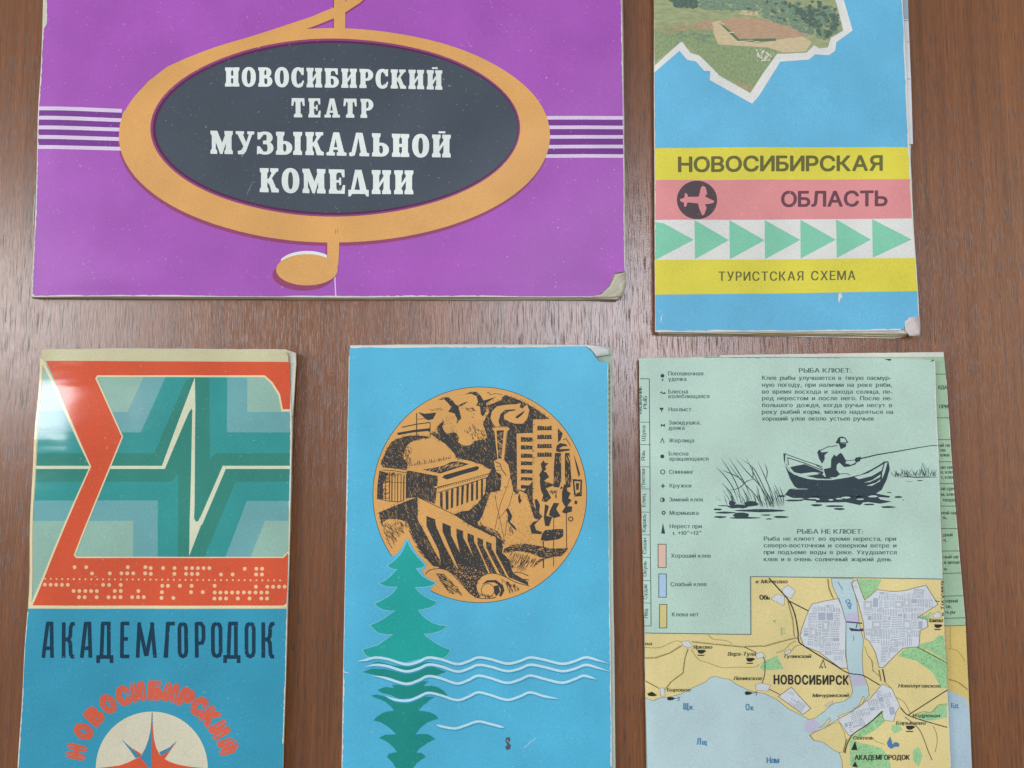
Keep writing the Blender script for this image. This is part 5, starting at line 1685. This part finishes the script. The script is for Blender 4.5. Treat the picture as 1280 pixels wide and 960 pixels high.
roads = ticked(m7, [(560, 180), (800, 205), (1060, 230), (1280, 220)], 0.7, 1.6, -1) + ticked(m3, [(200, 745), (400, 690), (540, 658)], 0.7, 1.6, -1) + ticked(m7, [(95, 345), (200, 340), (340, 290), (460, 215)], 0.8, 1.6, -1) + ticked(m7, [(520, 250), (490, 340), (470, 490), (350, 580), (290, 660)], 0.8, 1.4, 1, 2.4)
roads += ticked(m7, [(98, 575), (230, 645)], 0.8, 1.4, -1, 2.4) + ticked(m3, [(440, 290), (490, 480), (505, 650)], 0.6, 1.4, 1, 1.6) + ticked(m3, [(840, 70), (850, 160), (895, 268)], 0.9, 1.4, 1) + ticked(m4, [(690, 750), (840, 830), (985, 908)], 0.9, 1.3, -1, 2.6) + ticked(m6, [(1030, 830), (990, 960)], 0.8, 1.6, 1)
roads += ticked(m5, [(310, 140), (330, 250)], 1.0, 1.4, 1)
rail = []
for f, pts, wd_ in ((m3, [(250, 60), (330, 150), (450, 290), (510, 430), (540, 600), (545, 680), (600, 740), (960, 962)], 1.4), (m6, [(880, 70), (1030, 165), (1180, 190), (1285, 248)], 1.1), (m5, [(245, 248), (320, 292)], 1.1), (m5, [(345, 130), (372, 260)], 1.4),
                    (m3, [(450, 290), (645, 390)], 1.2), (m5, [(350, 555), (200, 680), (60, 772), (12, 832)], 1.2), (m6, [(1052, 832), (1022, 900), (1008, 970)], 1.2), (m5, [(525, 515), (600, 592), (770, 650), (988, 712)], 1.1), (m5, [(600, 592), (988, 338)], 1.1),
                    (m5, [(570, 610), (700, 720), (760, 840), (800, 950), (840, 1040)], 0.7), (m7, [(1080, 228), (1200, 285)], 0.8), (m3, [(190, 845), (208, 900), (205, 1020), (180, 1110)], 0.8), (m6, [(250, 330), (355, 382)], 0.8), (m4, [(860, 285), (905, 292)], 0.9)):
    rail += stroke(smooth(f(pts), 4), wd_)
thin = []
for f, pts in ((m7, [(85, 236), (240, 235), (390, 170), (450, 180)]), (m7, [(550, 250), (620, 350), (700, 380), (860, 435), (1000, 430), (1180, 430), (1230, 400)]), (m7, [(720, 100), (770, 150), (900, 165), (960, 200)]), (m3, [(320, 810), (400, 780), (460, 720), (520, 690)]),
               (m3, [(470, 790), (520, 740), (580, 730)]), (m3, [(1205, 740), (1230, 820), (1270, 880), (1290, 1000)]), (m5, [(200, 0), (245, 60), (250, 140), (330, 215)]), (m5, [(370, 262), (440, 330), (480, 410), (560, 460), (625, 575)]), (m5, [(850, 700), (880, 770), (890, 860), (870, 960)]),
               (m5, [(260, 845), (370, 885)]), (m5, [(690, 572), (760, 555), (830, 560), (900, 490), (985, 478)])):
    thin += stroke(smooth(f(pts), 4), 0.5)
thin += stroke(water, 0.45, 0, True) + stroke(city1, 0.7, 0, True) + stroke(city2, 0.7, 0, True) + stroke(city3, 0.7, 0, True) + stroke(city4, 0.5, 0, True)
for q in towns + isl[:4]:
    thin += stroke(q, 0.35, 0, True)


def cup(f, x, y, s=1.0):
    (px, py), = f([(x, y)])
    return [[(px - 5 * s, py - 2.6 * s), (px + 4.2 * s, py - 2.6 * s), (px + 3.4 * s, py + 1.0 * s), (px + 1.2 * s, py + 2.2 * s), (px - 2 * s, py + 2.2 * s), (px - 4 * s, py + 1 * s)], [(px + 4 * s, py - 2.2 * s), (px + 5.8 * s, py - 1.6 * s), (px + 5.2 * s, py), (px + 3 * s, py + 0.6 * s)],
            [(px - 5.6 * s, py + 3.6 * s), (px + 4.6 * s, py + 3.6 * s), (px + 2.6 * s, py + 4.9 * s), (px - 3.6 * s, py + 4.9 * s)]]


def fish(x, y):
    (px, py), = m7([(x, y)])
    return [ell(px - 4.2, py, 3.2, 2.4, 12), [(px - 1.6, py - 2.2), (px + 3.2, py - 0.2), (px - 1.6, py + 2.2)]] + stroke(smooth([(px + 3, py), (px + 5.5, py - 0.6), (px + 7.2, py - 2), (px + 7.6, py + 1.5), (px + 6, py + 3)], 3), 0.6)


icons = cup(m7, 652, 278) + cup(m7, 1140, 358) + cup(m4, 892, 540, 0.95) + cup(m5, 620, 718, 1.05) + fish(370, 746) + fish(1145, 690)
icons += [m7([(112, 700), (160, 678), (212, 712), (180, 724), (130, 722)])] + stroke(m6([(752, 122), (790, 38), (814, 120)]), 0.9) + stroke(m6([(775, 100), (782, 122)]), 1.3) + [m5([(30, 938), (70, 850), (92, 940)])] + [m6([(1075, 938), (1112, 852), (1130, 938)]), m5([(40, 1105), (68, 1050), (95, 1108)])]
lab = []
for s, x0, x1, ba, cp in (('Мичуринский', 1015, 1060.2, 871, 4.4), ('Тулинский', 978.8, 1013.2, 822.4, 4.4), ('Верх-Тула', 909.4, 944.4, 819.6, 4.8), ('Ярково', 866.3, 889.6, 810.8, 4.4), ('Ленинское', 916.3, 952, 850, 4.6), ('Боровое', 833.6, 862.6, 864.4, 4.4), ('Новолуговское', 1123, 1175, 859.4, 4.4),
                          ('Издревая', 1140.5, 1174, 896.4, 4.2), ('Барышево', 1120, 1156.4, 905.8, 4.4), ('Сеятель', 1066, 1091.4, 924.4, 4.4), ('Каменка', 1160.2, 1177, 777.4, 5.0), ('к Мочково', 944.8, 984, 729.2, 4.6), ('ва', 806.6, 814.4, 806.4, 3.8)):
    lab += text(s, x0, x1, ba, cp, slant=0.22, gap=0.1, bold=0.22)
(a_, b_), = [(0, 0)]
lab += rot_text('к Тогучину', 1176.2, 747, 44, 3.4, -92, bold=0.25)
big = text('НОВОСИБИРСК', 967.2, 1060, 854.8, 11.2, 855.4, gap=0.2, bold=0.5) + text('АКАДЕМГОРОДОК', 1068.4, 1136.6, 949.6, 6.2, gap=0.14, bold=0.3) + text('Обь', 949.6, 962, 749.6, 6.0, gap=0.1, bold=0.3)
blu = text('Щ', 854.6, 860.4, 887, 8.2, bold=0.4) + text('к', 862.2, 865.8, 887, 4.6 / 0.72, bold=0.25) + text('О', 932, 936.4, 887.6, 8, bold=0.25) + text('к', 938.2, 941.4, 887.6, 4.6 / 0.72, bold=0.25) + text('Л', 871.2, 875.8, 931, 8.4, bold=0.3) + text('щ', 878, 883.4, 931, 4.8 / 0.72, bold=0.25)
blu += text('Нлм', 958, 973.2, 953.4, 7.4, bold=0.25) + rot_text('Обь', 1061.5, 755, 12, 6, 62, bold=0.1) + stroke(m3([(940, 100), (985, 178)]), 0.6) + stroke(m3([(1090, 635), (1098, 665), (1088, 690)]), 0.5)
SF.build('district_plan', cover, [
    (YMP, 1, [mapo]),
    (WTR, 2, [water]),
    (LIL, 3, [m3([(1022, 420), (1148, 400), (1152, 505), (1022, 505)]), m6([(1050, 182), (1188, 196), (1232, 290), (1075, 300)]), m6([(605, 650), (640, 640), (700, 626), (752, 680), (740, 735), (660, 775), (600, 740)])]),
    (YMP, 3, isl), (GPK, 3, parks), (CTY, 4, [city1, city2, city3, city4] + towns), (GTK, 5, gr), (ink('#7f8a9c'), 5, blocks), (ink('#aab3c2'), 6, bl2),
    (BRN, 6, thin), (ink('#6b6433'), 7, roads), (BLK, 8, rail + icons), (MTX, 9, lab), (BLK, 9, big), (BLI, 9, blu),
    (ink('#45406a'), 9, stroke(m3([(1024, 498), (1180, 512)]), 1.5) + [m3([(1048, 556), (1100, 566), (1150, 572), (1165, 566), (1190, 562), (1190, 592), (1070, 590)])] + stroke(m3([(1118, 560), (1132, 515)]), 0.9)),
    (ink('#4d7fae'), 9, [m5([(388, 868), (405, 838), (420, 803), (437, 850), (440, 882), (475, 860), (505, 870), (512, 888), (500, 910), (470, 905), (430, 928), (400, 905)])]),
    (ink('#57646a'), 9, stroke([(806.2, 791.2), (938.4, 793), (938.4, 720.8), (1176.6, 723.4)], 0.9))])
# ---------------- sheets folded behind
BK = Sheet(0.0021, lambda x, y: 0.0, FB)
G2, Y2, W2 = ink('#a8c8a6'), ink('#dcc275'), ink('#b2c8d4')
outB = edge([(900, 444), (1080, 441.2), (1179.6, 440), (1182.8, 474), (1188, 550), (1191.6, 605), (1199.9, 700), (1206.6, 776), (1212, 889.6), (1215, 960), (1217, 1015), (1150, 1015), (1150, 460), (900, 460)], 12, 0.3)
inner = BK.build('inner_panel', FM, [
    (G2, 0, [outB]),
    (WORN, 1, [[(900, 444.2), (1080, 441.4), (1179.4, 440.3), (1179.9, 446), (1080, 446), (900, 446.5)]] + wear([(1182.6, 474), (1191.4, 605), (1199.7, 700), (1206.4, 776)], 1.2, 0.5, 4, 1)),
    (Y2, 2, [[(1160, 783), (1207, 781.5), (1211.8, 889), (1215, 960), (1216.6, 1014), (1160, 1014)]]),
    (W2, 3, [m5([(940, 320), (1010, 345), (1100, 385), (1190, 430), (1213, 560), (1228, 900), (1238, 1100), (1238, 1550), (940, 1550)])]),
    (ink('#57705f'), 4, sum([stroke([(1165, y), (x1, y - d)], 0.9) for y, x1, d in ((467.6, 1182, 0), (522.2, 1186, 0), (549.5, 1188, 0), (577.2, 1189.6, 0), (604.5, 1191.6, 0), (632.6, 1194, 0), (660.6, 1196.4, 0), (689, 1199, 0.4), (717.2, 1201.4, 1), (745.6, 1204, 1), (773.4, 1206.4, 1.2),
                                                                             (783, 1207.2, 1.4))], [])),
    (ink('#55695c'), 4, text('КДА', 1173, 1183.6, 486.4, 4.6, bold=0.25) + text('ОРИ', 1173.8, 1184.8, 510.4, 4.6, bold=0.25)
     + sum([text(s, x0, x1, ba, 4.2, bold=0.2) for s, x0, x1, ba in (('ый пе', 1173.4, 1187.6, 558.5), ('тая', 1174, 1181.5, 564.5), ('клюе', 1175.6, 1186.6, 570.6), ('ая на', 1175.4, 1190, 586), ('я, кле', 1175.4, 1191, 592), ('т, клю', 1175.8, 1191, 598.4), ('ой сре', 1176, 1192, 612.8),
                                                                 ('м, кле', 1176.4, 1192.4, 619.8), ('творо', 1178, 1193.4, 626.8), ('ной на', 1176.6, 1194.6, 643), ('ть,', 1178, 1183.4, 648.8), ('дный', 1178.6, 1190.6, 670.4), ('а,', 1179, 1182.8, 676.8), ('ный ок', 1179.6, 1198, 698),
                                                                 ('и, мотыл', 1180.2, 1199, 704.8), ('ть', 1179.4, 1183.6, 713), ('сорный', 1181.4, 1197, 753), ('ок,', 1182.4, 1189.6, 760), ('ть ры', 1181.4, 1193.6, 767))], [])),
    (BRN, 4, ticked(m5, [(1005, 235), (1060, 248), (1110, 270), (1202, 342)], 0.8, 1.3, -1) + stroke(m4([(1022, 550), (1020, 700), (1030, 760)]), 0.5) + stroke(smooth(m4([(1000, 765), (1080, 780), (1130, 830), (1165, 890)]), 3), 0.5)),
    (BLI, 4, text('Бд', 1189, 1197.6, 884.6, 6.0, bold=0.25))], (ink('#cfd6c4', 'paper'), outB), 0.0003)
sh = []
for k in range(4):
    za = 0.00012 + k * 0.00042
    g = k / 3
    sh.append((edge([(806, 449.5), (900, 445.5), (1080, 443), (1176 + 1.5 * g, 441.5), (1188, 610), (1203, 780), (1212, 1015), (817, 1015), (811.5, 800), (807.5, 610)], 30, 0.4), za, za + 0.00034, k % 2))
slabs('folded_sheets', FM, FB, sh, [ink('#c9d3c2', 'paper'), ink('#aebfae', 'paper')])
sh = [(edge([(804.6, 449.2), (1150, 447.5), (1165, 452), (1180, 800), (1186, 1015), (815, 1015), (806.5, 601)], 30, 0.3), 0.00215, 0.0024, 0)]
slabs('folded_sheets', FM, FB, sh, [ink('#c6d2c2', 'paper')])
